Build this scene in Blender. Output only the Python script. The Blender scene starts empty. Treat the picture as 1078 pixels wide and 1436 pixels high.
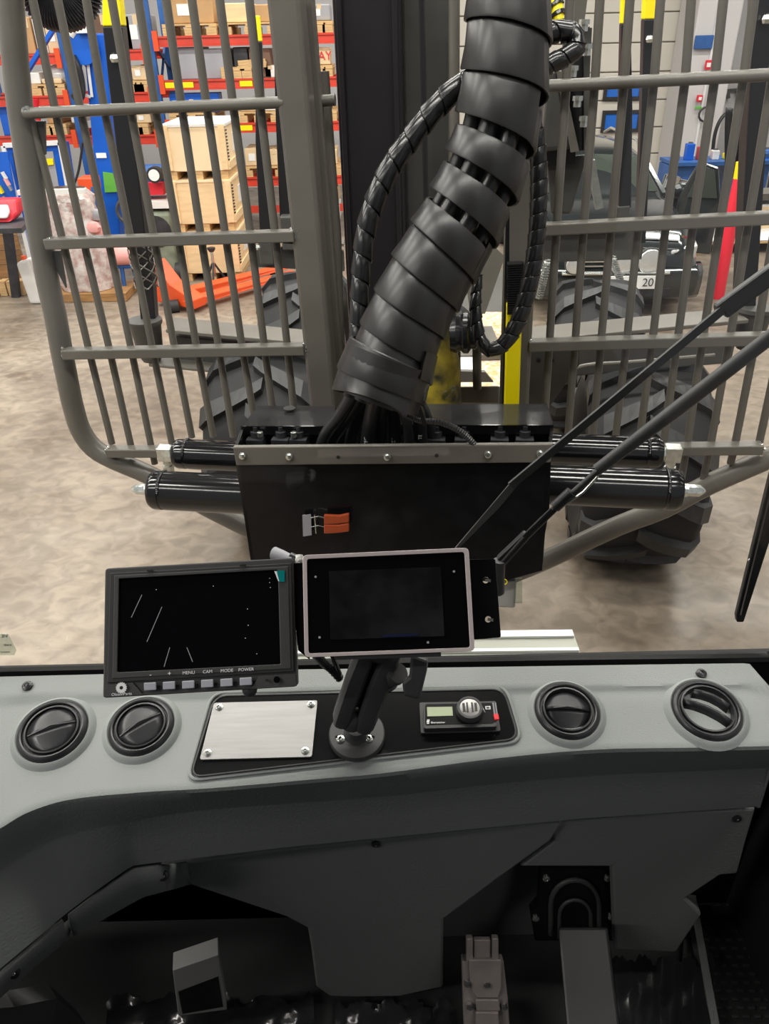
import bpy, bmesh, math, random
from mathutils import Vector as V, Matrix, Quaternion
random.seed(7)
C = bpy.context.scene.collection
R = math.radians
# ---------------------------------------------------------------- camera
W_, H_, F_ = 1078.0, 1436.0, 1079.0
PITCH, ROLL = R(31.5), R(1.3)
CAM = V((0, 0, 2.6))
FW = V((0, math.cos(PITCH), -math.sin(PITCH)))
UP0 = V((0, math.sin(PITCH), math.cos(PITCH)))
RT = V((1, 0, 0)) * math.cos(ROLL) - UP0 * math.sin(ROLL)
UP = V((1, 0, 0)) * math.sin(ROLL) + UP0 * math.cos(ROLL)
cd = bpy.data.cameras.new('camera'); cam = bpy.data.objects.new('camera', cd); C.objects.link(cam)
cam.matrix_world = Matrix(((RT.x, UP.x, -FW.x, CAM.x), (RT.y, UP.y, -FW.y, CAM.y), (RT.z, UP.z, -FW.z, CAM.z), (0, 0, 0, 1)))
cd.sensor_fit = 'VERTICAL'; cd.sensor_height = 36.0; cd.lens = F_ / H_ * 36.0
cd.clip_start = 0.02; cd.clip_end = 100
sc = bpy.context.scene; sc.camera = cam
# ---------------------------------------------------------------- world, lamps, exposure
wd = bpy.data.worlds.new('world'); sc.world = wd; wd.use_nodes = True
wd.node_tree.nodes['Background'].inputs[0].default_value = (0.93, 0.95, 1.0, 1)
wd.node_tree.nodes['Background'].inputs[1].default_value = 0.26
def area(name, loc, sx, sy, power, col=(1, .96, .9), rot=(0, 0, 0)):
    l = bpy.data.lights.new(name, 'AREA'); l.shape = 'RECTANGLE'; l.size = sx; l.size_y = sy
    l.energy = power; l.color = col
    o = bpy.data.objects.new(name, l); C.objects.link(o); o.location = loc; o.rotation_euler = rot
    return o
for i, y in enumerate((-2.4, .35, 3.1, 6.0, 9.2, 12.6)):
    for j, x in enumerate((-5.4, 0.3, 6.0)):
        area('tube_lamp_%d_%d' % (i, j), (x, y, 6.3), 4.6, 0.30, (175 if i > 0 else 110) * (.15 if (j == 2 and i < 4) else .75 if (j == 1 and i == 0) else 1.12 if j == 0 else 1))
sc.view_settings.view_transform = 'Standard'; sc.view_settings.look = 'None'
sc.view_settings.gamma = 1; sc.view_settings.use_curve_mapping = False
sc.view_settings.exposure = 0.34
sc.cycles.max_bounces = 8; sc.cycles.transparent_max_bounces = 12
sc.cycles.glossy_bounces = 3; sc.cycles.diffuse_bounces = 4
sc.cycles.caustics_reflective = False; sc.cycles.caustics_refractive = False
sc.cycles.use_denoising = True

# ---------------------------------------------------------------- locating helpers
def ray(px, py):
    return FW + RT * ((px - W_ / 2) / F_) + UP * ((H_ / 2 - py) / F_)
def PZ(px, py, z): return CAM + ray(px, py) * z
def PP(px, py, p0, n):
    r = ray(px, py); return CAM + r * ((p0 - CAM).dot(n) / r.dot(n))
def PY(px, py, y): return PP(px, py, V((0, y, 0)), V((0, 1, 0)))
def PG(px, py, z=0.0): return PP(px, py, V((0, 0, z)), V((0, 0, 1)))
MYAW = R(8)
MN = V((math.sin(MYAW), math.cos(MYAW), 0)); MX = V((math.cos(MYAW), -math.sin(MYAW), 0)); Z3 = V((0, 0, 1))
def PM(px, py, d): return PP(px, py, MN * d, MN)
class Pl:
    """a real plane in the cab; n points to the viewer side"""
    def __init__(s, p0, n): s.p0 = V(p0); s.n = V(n).normalized()
    def P(s, px, py, off=0.0): return PP(px, py, s.p0 + s.n * off, s.n)
def proj(p):
    d = p - CAM; z = d.dot(FW); return (W_ / 2 + F_ * d.dot(RT) / z, H_ / 2 - F_ * d.dot(UP) / z)
# ---------------------------------------------------------------- materials
MATS = {}
def mat(name, col, rough=.5, metal=0.0, var=0.0, vs=8.0, bump=0.0, bs=60.0, spec=.5, coat=0.0, col2=None, detail=4, stretch=None, clamp=(.35, .65)):
    if name in MATS: return MATS[name]
    m = bpy.data.materials.new(name); m.use_nodes = True; nt = m.node_tree; b = nt.nodes['Principled BSDF']
    b.inputs['Roughness'].default_value = rough; b.inputs['Metallic'].default_value = metal
    b.inputs['Specular IOR Level'].default_value = spec; b.inputs['Coat Weight'].default_value = coat
    b.inputs['Coat Roughness'].default_value = .08
    b.inputs['Base Color'].default_value = (*col, 1)
    tc = nt.nodes.new('ShaderNodeTexCoord'); mp = nt.nodes.new('ShaderNodeMapping')
    nt.links.new(tc.outputs['Object'], mp.inputs[0])
    if stretch: mp.inputs['Scale'].default_value = stretch
    if var > 0 or col2:
        n = nt.nodes.new('ShaderNodeTexNoise'); n.inputs['Scale'].default_value = vs; n.inputs['Detail'].default_value = detail
        nt.links.new(mp.outputs[0], n.inputs['Vector'])
        mr = nt.nodes.new('ShaderNodeValToRGB'); cr = mr.color_ramp
        c2 = col2 if col2 else tuple(c * (1 - var) for c in col)
        cr.elements[0].position = clamp[0]; cr.elements[1].position = clamp[1]
        cr.elements[0].color = (*c2, 1); cr.elements[1].color = (*(col if col2 else tuple(min(1, c * (1 + var * .6)) for c in col)), 1)
        nt.links.new(n.outputs['Fac'], mr.inputs[0]); nt.links.new(mr.outputs[0], b.inputs['Base Color'])
    if bump > 0:
        n2 = nt.nodes.new('ShaderNodeTexNoise'); n2.inputs['Scale'].default_value = bs; n2.inputs['Detail'].default_value = 3
        nt.links.new(mp.outputs[0], n2.inputs['Vector'])
        bp = nt.nodes.new('ShaderNodeBump'); bp.inputs['Strength'].default_value = bump; bp.inputs['Distance'].default_value = .01
        nt.links.new(n2.outputs['Fac'], bp.inputs['Height']); nt.links.new(bp.outputs[0], b.inputs['Normal'])
    MATS[name] = m; return m
def glassy(name, tint, gloss_rough=.02, ior=1.45, mixmul=1.0):
    m = bpy.data.materials.new(name); m.use_nodes = True; nt = m.node_tree; nt.nodes.clear()
    o = nt.nodes.new('ShaderNodeOutputMaterial'); mx = nt.nodes.new('ShaderNodeMixShader'); lw = nt.nodes.new('ShaderNodeLayerWeight'); pw_ = nt.nodes.new('ShaderNodeMath'); pw_.operation = 'POWER'; pw_.inputs[1].default_value = 5.0
    lw.inputs[0].default_value = .5; nt.links.new(lw.outputs['Facing'], pw_.inputs[0]); fr = nt.nodes.new('ShaderNodeMath'); fr.operation = 'MULTIPLY_ADD'; fr.inputs[1].default_value = .9; fr.inputs[2].default_value = ((ior - 1) / (ior + 1)) ** 2
    nt.links.new(pw_.outputs[0], fr.inputs[0])
    t = nt.nodes.new('ShaderNodeBsdfTransparent'); t.inputs[0].default_value = (*tint, 1)
    g = nt.nodes.new('ShaderNodeBsdfGlossy'); g.inputs['Roughness'].default_value = gloss_rough; g.inputs[0].default_value = (1, 1, 1, 1)
    mu = nt.nodes.new('ShaderNodeMath'); mu.operation = 'MULTIPLY'; mu.inputs[1].default_value = mixmul
    nt.links.new(fr.outputs[0], mu.inputs[0]); nt.links.new(mu.outputs[0], mx.inputs[0]); nt.links.new(t.outputs[0], mx.inputs[1]); nt.links.new(g.outputs[0], mx.inputs[2])
    nt.links.new(mx.outputs[0], o.inputs[0]); MATS[name] = m; return m
# ---------------------------------------------------------------- mesh builder
class MB:
    def __init__(s): s.v = []; s.f = []; s.sm = []
    def add(s, vs, fs, smooth=False):
        b = len(s.v); s.v += [V(p) for p in vs]; s.f += [tuple(i + b for i in f) for f in fs]; s.sm += [smooth] * len(fs); return s
    def hexa(s, p):   # 8 points: 4 bottom loop, 4 top loop
        return s.add(p, [(0, 3, 2, 1), (4, 5, 6, 7), (0, 1, 5, 4), (1, 2, 6, 5), (2, 3, 7, 6), (3, 0, 4, 7)])
    def box(s, c, sx, sy, sz, X=V((1, 0, 0)), Y=V((0, 1, 0)), Z=V((0, 0, 1))):
        c = V(c); X = X * sx / 2; Y = Y * sy / 2; Z = Z * sz / 2
        return s.hexa([c - X - Y - Z, c + X - Y - Z, c + X + Y - Z, c - X + Y - Z, c - X - Y + Z, c + X - Y + Z, c + X + Y + Z, c - X + Y + Z])
    def bar(s, a, b, w, h, up=V((0, 0, 1))):   # rectangular bar a->b
        a = V(a); b = V(b); Y = (b - a); L = Y.length; Y = Y / L; X = Y.cross(up)
        if X.length < 1e-4: X = Y.cross(V((0, 1, 0)))
        X.normalize(); Z = X.cross(Y).normalized()
        return s.box((a + b) / 2, w, L, h, X, Y, Z)
    def prism(s, pts, vec):
        n = len(pts); pts = [V(p) for p in pts]; q = [p + vec for p in pts]
        return s.add(pts + q, [tuple(range(n))[::-1], tuple(range(n, 2 * n))] + [(i, (i + 1) % n, n + (i + 1) % n, n + i) for i in range(n)])
    def tube(s, pts, r, n=12, cap=True, closed=False, flat=None):
        pts = [V(p) for p in pts]; m = len(pts); rr = r if isinstance(r, (list, tuple)) else [r] * m
        T = []
        for i in range(m):
            a = pts[i - 1] if i > 0 else pts[0]; b = pts[i + 1] if i < m - 1 else pts[-1]; T.append((b - a).normalized())
        u = T[0].cross(V((0, 0, 1)))
        if u.length < .1: u = T[0].cross(V((0, 1, 0)))
        u.normalize(); vs = []
        for i in range(m):
            u = (u - T[i] * u.dot(T[i])).normalized(); w = T[i].cross(u)
            for k in range(n):
                a = 2 * math.pi * k / n; vs.append(pts[i] + (u * math.cos(a) + w * math.sin(a)) * rr[i])
        fs = [(i * n + k, i * n + (k + 1) % n, (i + 1) * n + (k + 1) % n, (i + 1) * n + k) for i in range(m - 1) for k in range(n)]
        b0 = len(s.v); s.add(vs, fs, True)
        if cap:
            s.f.append(tuple(b0 + k for k in range(n))[::-1]); s.sm.append(False)
            s.f.append(tuple(b0 + (m - 1) * n + k for k in range(n))); s.sm.append(False)
        return s
    def lathe(s, c, axis, prof, n=24, cap=True, ref=None):   # prof: (along, radius)
        c = V(c); A = V(axis).normalized(); u = ref or (A.cross(V((0, 0, 1))) if abs(A.z) < .9 else A.cross(V((0, 1, 0)))); u = V(u).normalized(); w = A.cross(u)
        vs = []; m = len(prof)
        for (t, r) in prof:
            for k in range(n):
                a = 2 * math.pi * k / n; vs.append(c + A * t + (u * math.cos(a) + w * math.sin(a)) * max(r, 1e-5))
        fs = [(i * n + k, i * n + (k + 1) % n, (i + 1) * n + (k + 1) % n, (i + 1) * n + k) for i in range(m - 1) for k in range(n)]
        b0 = len(s.v); s.add(vs, fs, True)
        if cap:
            s.f.append(tuple(b0 + k for k in range(n))[::-1]); s.sm.append(False)
            s.f.append(tuple(b0 + (m - 1) * n + k for k in range(n))); s.sm.append(False)
        return s
    def sphere(s, c, r, n=12, sc_=(1, 1, 1)):
        c = V(c); vs = []; m = n // 2
        for i in range(1, m):
            t = math.pi * i / m
            for k in range(n):
                a = 2 * math.pi * k / n; vs.append(c + V((r * sc_[0] * math.sin(t) * math.cos(a), r * sc_[1] * math.sin(t) * math.sin(a), r * sc_[2] * math.cos(t))))
        fs = [(i * n + k, (i + 1) * n + k, (i + 1) * n + (k + 1) % n, i * n + (k + 1) % n) for i in range(m - 2) for k in range(n)]
        b = len(vs); vs += [c + V((0, 0, r * sc_[2])), c - V((0, 0, r * sc_[2]))]
        fs += [(b, k, (k + 1) % n) for k in range(n)] + [(b + 1, (m - 2) * n + (k + 1) % n, (m - 2) * n + k) for k in range(n)]
        return s.add(vs, fs, True)
    def grid(s, rows, smooth=True, thick=None):
        n = len(rows[0]); vs = [p for r in rows for p in r]
        fs = [(i * n + k, i * n + k + 1, (i + 1) * n + k + 1, (i + 1) * n + k) for i in range(len(rows) - 1) for k in range(n - 1)]
        return s.add(vs, fs, smooth)
    def center(s):
        lo = [min(p[i] for p in s.v) for i in range(3)]; hi = [max(p[i] for p in s.v) for i in range(3)]
        return V(((lo[0] + hi[0]) / 2, (lo[1] + hi[1]) / 2, lo[2]))
def wloc(o):
    p = V((0, 0, 0))
    while o: p += o.location; o = o.parent
    return p
def obj(name, mb, m, parent=None, bevel=0.0, solid=0.0, segs=2, recalc=True):
    me = bpy.data.meshes.new(name)
    org = wloc(parent) if parent else mb.center()
    if parent:
        c = mb.center(); loc = c - org; org = c
    else: loc = org
    me.from_pydata([tuple(p - org) for p in mb.v], [], mb.f)
    for i, p in enumerate(me.polygons): p.use_smooth = mb.sm[i]
    if recalc:
        bm = bmesh.new(); bm.from_mesh(me); bmesh.ops.remove_doubles(bm, verts=bm.verts, dist=2e-6); bmesh.ops.recalc_face_normals(bm, faces=bm.faces); bm.to_mesh(me); bm.free()
    if any(mb.sm): me.set_sharp_from_angle(angle=R(38))
    o = bpy.data.objects.new(name, me); C.objects.link(o); o.location = loc
    if parent: o.parent = parent
    me.materials.append(MATS[m] if isinstance(m, str) else m)
    if solid:
        md = o.modifiers.new('solidify', 'SOLIDIFY'); md.thickness = solid; md.offset = 0
    if bevel:
        md = o.modifiers.new('bevel', 'BEVEL'); md.width = bevel; md.segments = segs; md.limit_method = 'ANGLE'; md.angle_limit = R(40)
    return o
def tag(o, label, cat, group=None, kind=None):
    o['label'] = label; o['category'] = cat
    if group: o['group'] = group
    if kind: o['kind'] = kind
    return o
def thing(name, label, cat, loc, group=None):
    o = bpy.data.objects.new(name, None); C.objects.link(o); o.location = V(loc); o.empty_display_size = .05
    return tag(o, label, cat, group)
def struct(name, mb, m, parent=None, **k):
    o = obj(name, mb, m, parent, **k)
    if not parent: o['kind'] = 'structure'
    return o
def dup(root, loc, label=None, rot=None):
    r = root.copy(); C.objects.link(r); r.location = V(loc)
    if rot is not None: r.rotation_euler = (0, 0, rot)
    if label: r['label'] = label
    for ch in list(root.children):
        c = ch.copy(); C.objects.link(c); c.parent = r
        for g in list(ch.children):
            d = g.copy(); C.objects.link(d); d.parent = c
    return r
def spl(pts, n=8):   # catmull-rom through tuples of any length
    out = []; P = [pts[0]] + list(pts) + [pts[-1]]
    for i in range(1, len(P) - 2):
        a, b, c, d = P[i - 1], P[i], P[i + 1], P[i + 2]
        for k in range(n):
            t = k / n
            out.append(tuple(.5 * (2 * b[j] + (c[j] - a[j]) * t + (2 * a[j] - 5 * b[j] + 4 * c[j] - d[j]) * t * t + (3 * b[j] - a[j] - 3 * c[j] + d[j]) * t ** 3) for j in range(len(b))))
    out.append(tuple(pts[-1])); return out
def lerpx(poly, x):
    for (a, b) in zip(poly, poly[1:]):
        if x <= b[0]: return a[1] + (b[1] - a[1]) * (x - a[0]) / (b[0] - a[0])
    return poly[-1][1]
def ring_prism(pl, outer, holes, off, thick, name, m, parent, bevel=0):
    """flat plate with through holes, outlines given on plane pl"""
    o = pl.P(*outer[0], off); n = pl.n; u = (pl.P(outer[0][0] + 50, outer[0][1], off) - o).normalized(); u = (u - n * u.dot(n)).normalized(); w = n.cross(u)
    cu = bpy.data.curves.new('tmp', 'CURVE'); cu.dimensions = '2D'; cu.fill_mode = 'BOTH'; cu.extrude = thick / 2
    for lp in [outer] + holes:
        sp = cu.splines.new('POLY'); sp.points.add(len(lp) - 1); sp.use_cyclic_u = True
        for i, q in enumerate(lp):
            d = pl.P(*q, off) - o; sp.points[i].co = (d.dot(u), d.dot(w), 0, 1)
    ob = bpy.data.objects.new('tmp', cu); C.objects.link(ob)
    bpy.context.view_layer.update()
    me = bpy.data.meshes.new_from_object(ob.evaluated_get(bpy.context.evaluated_depsgraph_get()))
    bpy.data.objects.remove(ob); bpy.data.curves.remove(cu)
    mb = MB(); mb.add([o - n * (thick / 2) + u * v.co.x + w * v.co.y + n * v.co.z for v in me.vertices], [tuple(p.vertices) for p in me.polygons])
    return obj(name, mb, m, parent, bevel=bevel)
def circ(cx, cy, rx, ry, n=20): return [(cx + rx * math.cos(2 * math.pi * k / n), cy + ry * math.sin(2 * math.pi * k / n)) for k in range(n)]
def rrect(c, r, n=4):  # rounded polygon from 4 px corners
    out = []; m = len(c)
    for i in range(m):
        p = V(c[i]); a = (V(c[i - 1]) - p); b = (V(c[(i + 1) % m]) - p)
        a = p + a.normalized() * r; b = p + b.normalized() * r
        for k in range(n + 1):
            t = k / n; q = a * (1 - t) ** 2 + p * 2 * t * (1 - t) + b * t * t; out.append((q.x, q.y))
    return out
def text(name, s, p, u, w, size, m, parent, ext=.0002, align='LEFT'):
    cu = bpy.data.curves.new(name, 'FONT'); cu.body = s; cu.size = size; cu.extrude = ext; cu.align_x = align; cu.align_y = 'CENTER'; cu.resolution_u = 3
    tmp = bpy.data.objects.new('tmp', cu); C.objects.link(tmp); bpy.context.view_layer.update()
    me = bpy.data.meshes.new_from_object(tmp.evaluated_get(bpy.context.evaluated_depsgraph_get()))
    bpy.data.objects.remove(tmp); bpy.data.curves.remove(cu)
    u = V(u).normalized(); n = u.cross(V(w)).normalized(); w = n.cross(u); p = V(p)
    mb = MB(); mb.add([p + u * v.co.x + w * v.co.y + n * v.co.z for v in me.vertices], [tuple(q.vertices) for q in me.polygons])
    return obj(name, mb, m, parent)
# ---------------------------------------------------------------- material set
mat('steel_grey', (.135, .125, .108), .34, .0, var=.10, vs=6, bump=.05, bs=90, spec=.5)
mat('steel_dark', (.065, .063, .058), .45, .0, var=.15, vs=6)
mat('gloss_black', (.006, .006, .007), .13, .0, spec=.6, bump=.03, bs=7)
mat('gloss_black_rough', (.006, .006, .007), .22, .0, spec=.28, var=.3, vs=20)
mat('mast_black', (.020, .018, .020), .28, 0, spec=.5, bump=.06, bs=5)
mat('sleeve', (.018, .0175, .018), .33, 0, var=.2, vs=9)
mat('sleeve_gloss', (.012, .012, .013), .22, 0, var=.2, vs=9)
mat('hose', (.016, .016, .017), .3)
mat('rubber', (.034, .035, .037), .5, 0, var=.45, vs=5, bump=.1, bs=40)
mat('rubber_groove', (.012, .012, .013), .7)
mat('rubber_dark', (.02, .02, .021), .6, 0, var=.3, vs=7)
mat('zinc', (.72, .74, .70), .25, .9, var=.15, vs=60)
mat('chrome', (.75, .75, .77), .12, 1.0)
mat('yellow', (.95, .78, .0), .45)
mat('yellow_dirty', (.42, .32, .03), .5, 0, col2=(.02, .02, .02), vs=12)
mat('stake_black', (.010, .010, .012), .35)
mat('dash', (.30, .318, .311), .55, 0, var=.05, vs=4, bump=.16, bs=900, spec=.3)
mat('lining', (.07, .07, .07), .6)  # darker copy of the panel grey, dim corner put into the colour
mat('lid_black', (.022, .022, .023), .13, 0, var=.2, vs=8)
mat('fascia_shaded', (.165, .178, .173), .6, 0, var=.05, vs=4, bump=.15, bs=300, spec=.3)  # dash grey darkened, shade below the dash edge put into the colour
mat('cabdark', (.012, .012, .013), .7)
mat('seal', (.004, .004, .004), .5)
mat('vent', (.024, .024, .027), .33, 0, var=.1, vs=60)
mat('vent_dark', (.006, .006, .007), .5)
mat('plastic', (.050, .050, .051), .5, 0, bump=.1, bs=900)
mat('plastic_edge', (.034, .034, .035), .45)
mat('screen', (.004, .004, .005), .07, 0, spec=.4, bump=0)
mat('screen_lcd', (.016, .016, .018), .22, 0, var=.5, vs=26)
mat('rosegold', (.80, .70, .69), .38, .45)
mat('alu', (.36, .35, .345), .42, .6, var=.08, vs=14, stretch=(1, 12, 12))
mat('button_grey', (.42, .43, .48), .4)
mat('print_white', (.85, .85, .85), .5)
mat('print_black', (.02, .02, .02), .5)
mat('teal', (.0, .22, .22), .3)
mat('lcd_green', (.42, .48, .30), .35)
mat('red_tab', (.85, .02, .03), .5)
mat('braid', (.75, .74, .70), .6, 0, bump=.3, bs=300)
mat('orange_red', (.80, .09, .02), .4, 0, var=.1, vs=3)
mat('rack_red', (.62, .055, .03), .45, 0, var=.15, vs=3)
mat('rack_blue', (.02, .10, .33), .5, 0, var=.2, vs=5)
mat('lift_blue', (.0, .10, .55), .4, 0, var=.08, vs=2)
mat('plywood', (.82, .60, .34), .65, 0, var=.10, vs=3, stretch=(1, 1, 6))
mat('plywood_light', (.88, .69, .44), .65, 0, var=.08, vs=3)
mat('pine', (.66, .43, .20), .7, 0, var=.2, vs=4, stretch=(2, 2, 12))
mat('cardboard', (.50, .30, .14), .75, 0, var=.1, vs=4)
mat('cardboard_pale', (.72, .55, .34), .75, 0, var=.1, vs=4)
mat('cardboard_dark', (.16, .09, .06), .75, 0, var=.2, vs=4)
mat('box_grey', (.34, .34, .37), .6, 0, var=.1, vs=4)
mat('box_white', (.75, .74, .72), .6, 0, var=.08, vs=6)
mat('wood_brown', (.36, .19, .07), .7, 0, var=.25, vs=4, stretch=(1, 1, 8))
mat('white_paint', (.78, .78, .78), .5, 0, var=.05, vs=3)
mat('green_tag', (.12, .42, .06), .5)
mat('green_machine', (.20, .23, .17), .5, 0, var=.3, vs=6)
mat('pink', (.80, .38, .36), .6)
mat('red', (.70, .02, .04), .45)
mat('red_pole', (.92, .03, .06), .4)
mat('dark_clutter', (.03, .03, .035), .5, 0, var=.5, vs=9)
mat('carpaint', (.03, .036, .038), .12, .3, coat=.8)
mat('carglass', (.05, .06, .05), .05, 0, spec=.8)
mat('headlamp', (.72, .74, .74), .12, .6, bump=.5, bs=60)
mat('door_panel', (.66, .62, .55), .5, 0, var=.03, vs=2)
mat('wall_paint', (.50, .49, .50), .7, 0, var=.06, vs=1)
mat('wall_pale', (.60, .58, .58), .6, 0, var=.04, vs=1)
mat('blue_window', (.03, .16, .62), .2, 0)
mat('ceiling_paint', (.05, .05, .05), .8)
mat('bin_plastic', (.66, .62, .60), .25, 0, col2=(.42, .27, .25), vs=11, bump=1.0, bs=18, coat=.4)
mat('wrap', (.80, .80, .79), .25, 0, bump=.9, bs=18, coat=.3)
mat('leaf_litter', (.62, .36, .12), .7, 0, col2=(.65, .60, .55), vs=45, bump=.4, bs=30)
mat('pedal', (.23, .20, .19), .5, .3, var=.15, vs=30)
mat('concrete_block', (.3, .3, .29), .6)
mat('orange_reflection', (.42, .07, .02), .4)
mat('foil_dark', (.016, .017, .018), .22, 0, bump=.6, bs=14, coat=.2)
mat('step_alu', (.36, .37, .32), .4, .1, var=.05, vs=4)
glassy('pane', (.97, .98, .97), 0.0, 1.33, .9)
glassy('clear_plastic', (.80, .85, .82), .15, 1.5, 1.6)
glassy('bag_film', (.85, .82, .82), .2, 1.6, 2.2)
# floor: stained worn concrete
def floor_mat():
    m = bpy.data.materials.new('concrete'); m.use_nodes = True; nt = m.node_tree; b = nt.nodes['Principled BSDF']; L = nt.links.new
    tc = nt.nodes.new('ShaderNodeTexCoord')
    def noise(s, d, dist=0.0, st=None):
        n = nt.nodes.new('ShaderNodeTexNoise'); n.inputs['Scale'].default_value = s; n.inputs['Detail'].default_value = d; n.inputs['Distortion'].default_value = dist
        mp = nt.nodes.new('ShaderNodeMapping'); L(tc.outputs['Object'], mp.inputs[0])
        if st: mp.inputs['Scale'].default_value = st
        L(mp.outputs[0], n.inputs['Vector']); return n
    def ramp(n, a, b_, ca, cb):
        r = nt.nodes.new('ShaderNodeValToRGB'); e = r.color_ramp.elements; e[0].position = a; e[1].position = b_; e[0].color = (*ca, 1); e[1].color = (*cb, 1); L(n.outputs['Fac'], r.inputs[0]); return r
    def mul(a, b2, f=1.0, t='MULTIPLY'):
        x = nt.nodes.new('ShaderNodeMix'); x.data_type = 'RGBA'; x.blend_type = t; x.inputs[0].default_value = f; L(a.outputs[0], x.inputs[6]); L(b2.outputs[0], x.inputs[7])
        class O: outputs = [x.outputs[2]]
        return O
    base = ramp(noise(.7, 5, .5), .32, .68, (.180, .143, .108), (.29, .238, .185))
    fine = ramp(noise(8, 10, .8, (1, 1.2, 1)), .36, .64, (.74, .73, .72), (1.12, 1.12, 1.12))
    spots = ramp(noise(2.3, 4, .3), .30, .36, (.62, .56, .52), (1, 1, 1))
    sc_ = ramp(noise(22, 3, 3.5, (1, .4, 1)), .69, .72, (1, 1, 1), (1.22, 1.2, 1.17))
    c = mul(mul(mul(base, fine), spots, .8), sc_, .8)
    L(c.outputs[0], b.inputs['Base Color'])
    rr = ramp(noise(2.5, 4), .35, .65, (.30, .30, .30), (.62, .62, .62)); L(rr.outputs[0], b.inputs['Roughness'])
    bp = nt.nodes.new('ShaderNodeBump'); bp.inputs['Strength'].default_value = .12; L(noise(30, 5).outputs['Fac'], bp.inputs['Height']); L(bp.outputs[0], b.inputs['Normal'])
    MATS['concrete'] = m
floor_mat()

# ---------------------------------------------------------------- hall shell
struct('floor', MB().box((0, 7, -.05), 26, 24, .1), 'concrete')
struct('wall_back', MB().box((0, 17.6, 3.5), 26, .2, 7.2), 'wall_paint')
struct('wall_left', MB().box((-9.6, 8.5, 3.5), .2, 18, 7.2), 'wall_paint')
struct('wall_right', MB().box((9.9, 8.5, 3.5), .2, 18, 7.2), 'wall_pale')
struct('ceiling', MB().box((0, 8, 7.1), 26, 19, .1), 'ceiling_paint')
# sectional garage door (setting) with panels
YD = 17.3
dx0 = PY(560, 200, YD).x; dx1 = PY(942, 150, YD).x
drt = MB().box(((dx0 + dx1) / 2, YD + .1, 2.4), dx1 - dx0, .06, 4.8)
door = struct('door_1', drt, 'door_panel')
k = 0; z = .02
while z < 4.7:
    obj('door_panel', MB().box(((dx0 + dx1) / 2, YD + .03, z + .245), dx1 - dx0, .07, .47), 'door_panel', door, bevel=.015); z += .49
for (a, b) in (((845, 117), (902, 141)), ((842, 154), (900, 186))):
    p = PY(a[0], b[1], YD - .05); q = PY(b[0], a[1], YD - .05)
    fr = MB()
    w = q.x - p.x; h = q.z - p.z
    O_ = [V((p.x, YD - .07, p.z)), V((q.x, YD - .07, p.z)), V((q.x, YD - .07, q.z)), V((p.x, YD - .07, q.z))]; I_ = [V((p.x + .06, YD - .07, p.z + .06)), V((q.x - .06, YD - .07, p.z + .06)), V((q.x - .06, YD - .07, q.z - .06)), V((p.x + .06, YD - .07, q.z - .06))]; dv = V((0, .06, 0))
    fr.add(O_ + I_ + [v + dv for v in O_ + I_], [(k, (k + 1) % 4, 4 + (k + 1) % 4, 4 + k) for k in range(4)] + [(8 + k, 12 + k, 12 + (k + 1) % 4, 8 + (k + 1) % 4) for k in range(4)] + [(k, 8 + k, 8 + (k + 1) % 4, (k + 1) % 4) for k in range(4)] + [(4 + k, 4 + (k + 1) % 4, 12 + (k + 1) % 4, 12 + k) for k in range(4)])
    f = obj('window_frame', fr, 'print_black', door)
    obj('window_pane', MB().box(((p.x + q.x) / 2, YD - .03, (p.z + q.z) / 2), w - .1, .02, h - .1), 'blue_window', f)
xr = PY(948, 110, YD).x
trim = struct('trim_1', MB().box((xr + .05, YD - .15, 2.4), .09, .12, 4.8), 'steel_dark')
obj('guide_rail', MB().box((xr + .22, YD - .12, 2.4), .05, .06, 4.8), 'steel_dark', trim)
for i in range(9): obj('roller_bracket', MB().box((xr - .04, YD - .18, .35 + i * .49), .16, .1, .12), 'steel_dark', trim)
xc0 = PY(962, 110, 16.3).x; xc1 = PY(1022, 110, 16.3).x
col = struct('wall_column', MB().box(((xc0 + xc1) / 2, 16.75, 3.5), xc1 - xc0, 1.0, 7), 'wall_pale', bevel=.03)
obj('column_bead', MB().box((xc0 + .35, 16.22, 3.5), .035, .05, 7), 'white_paint', col)
def wallbox(name, label, cat, x0, y0, x1, y1, y, m, dep=.12, inner=None):
    p = PY(x0, y1, y); q = PY(x1, y0, y); c = (p + q) / 2
    t = thing(name, label, cat, V((c.x, y, min(p.z, q.z))))
    obj('case', MB().box((c.x, y, c.z), abs(q.x - p.x), dep, abs(q.z - p.z)), m, t, bevel=.012)
    if inner: obj('face_plate', MB().box((c.x, y - dep / 2 - .005, c.z), abs(q.x - p.x) * .55, .012, abs(q.z - p.z) * .45), inner, t)
    return t
wallbox('wall_sign', 'blue sign high on the pale wall column', 'sign', 972, 49, 1001, 69, 16.18, 'rack_blue', .05, None)
wallbox('fire_sign', 'small red and white fire sign below the blue sign', 'sign', 987, 84, 999, 98, 16.18, 'red', .03, 'print_white')
wallbox('alarm_button', 'small red alarm call point on the pale wall column', 'alarm', 976, 133, 985, 143, 16.16, 'red', .07, 'print_white')
g = wallbox('wall_sticker', 'tiny green sticker under the red alarm call point', 'sticker', 974, 149, 984, 153, 16.18, 'green_tag', .01, None)
lab = PY(988, 160, 16.2)
hk = MB().tube([lab + V((.12 * math.cos(a * .5), -.03, .12 * math.sin(a * .5))) for a in range(1, 11)], .02, 6)
tag(obj('wall_hook', hk, 'print_black'), 'small round dark ring fixed low on the pale wall column', 'hook')
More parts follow.
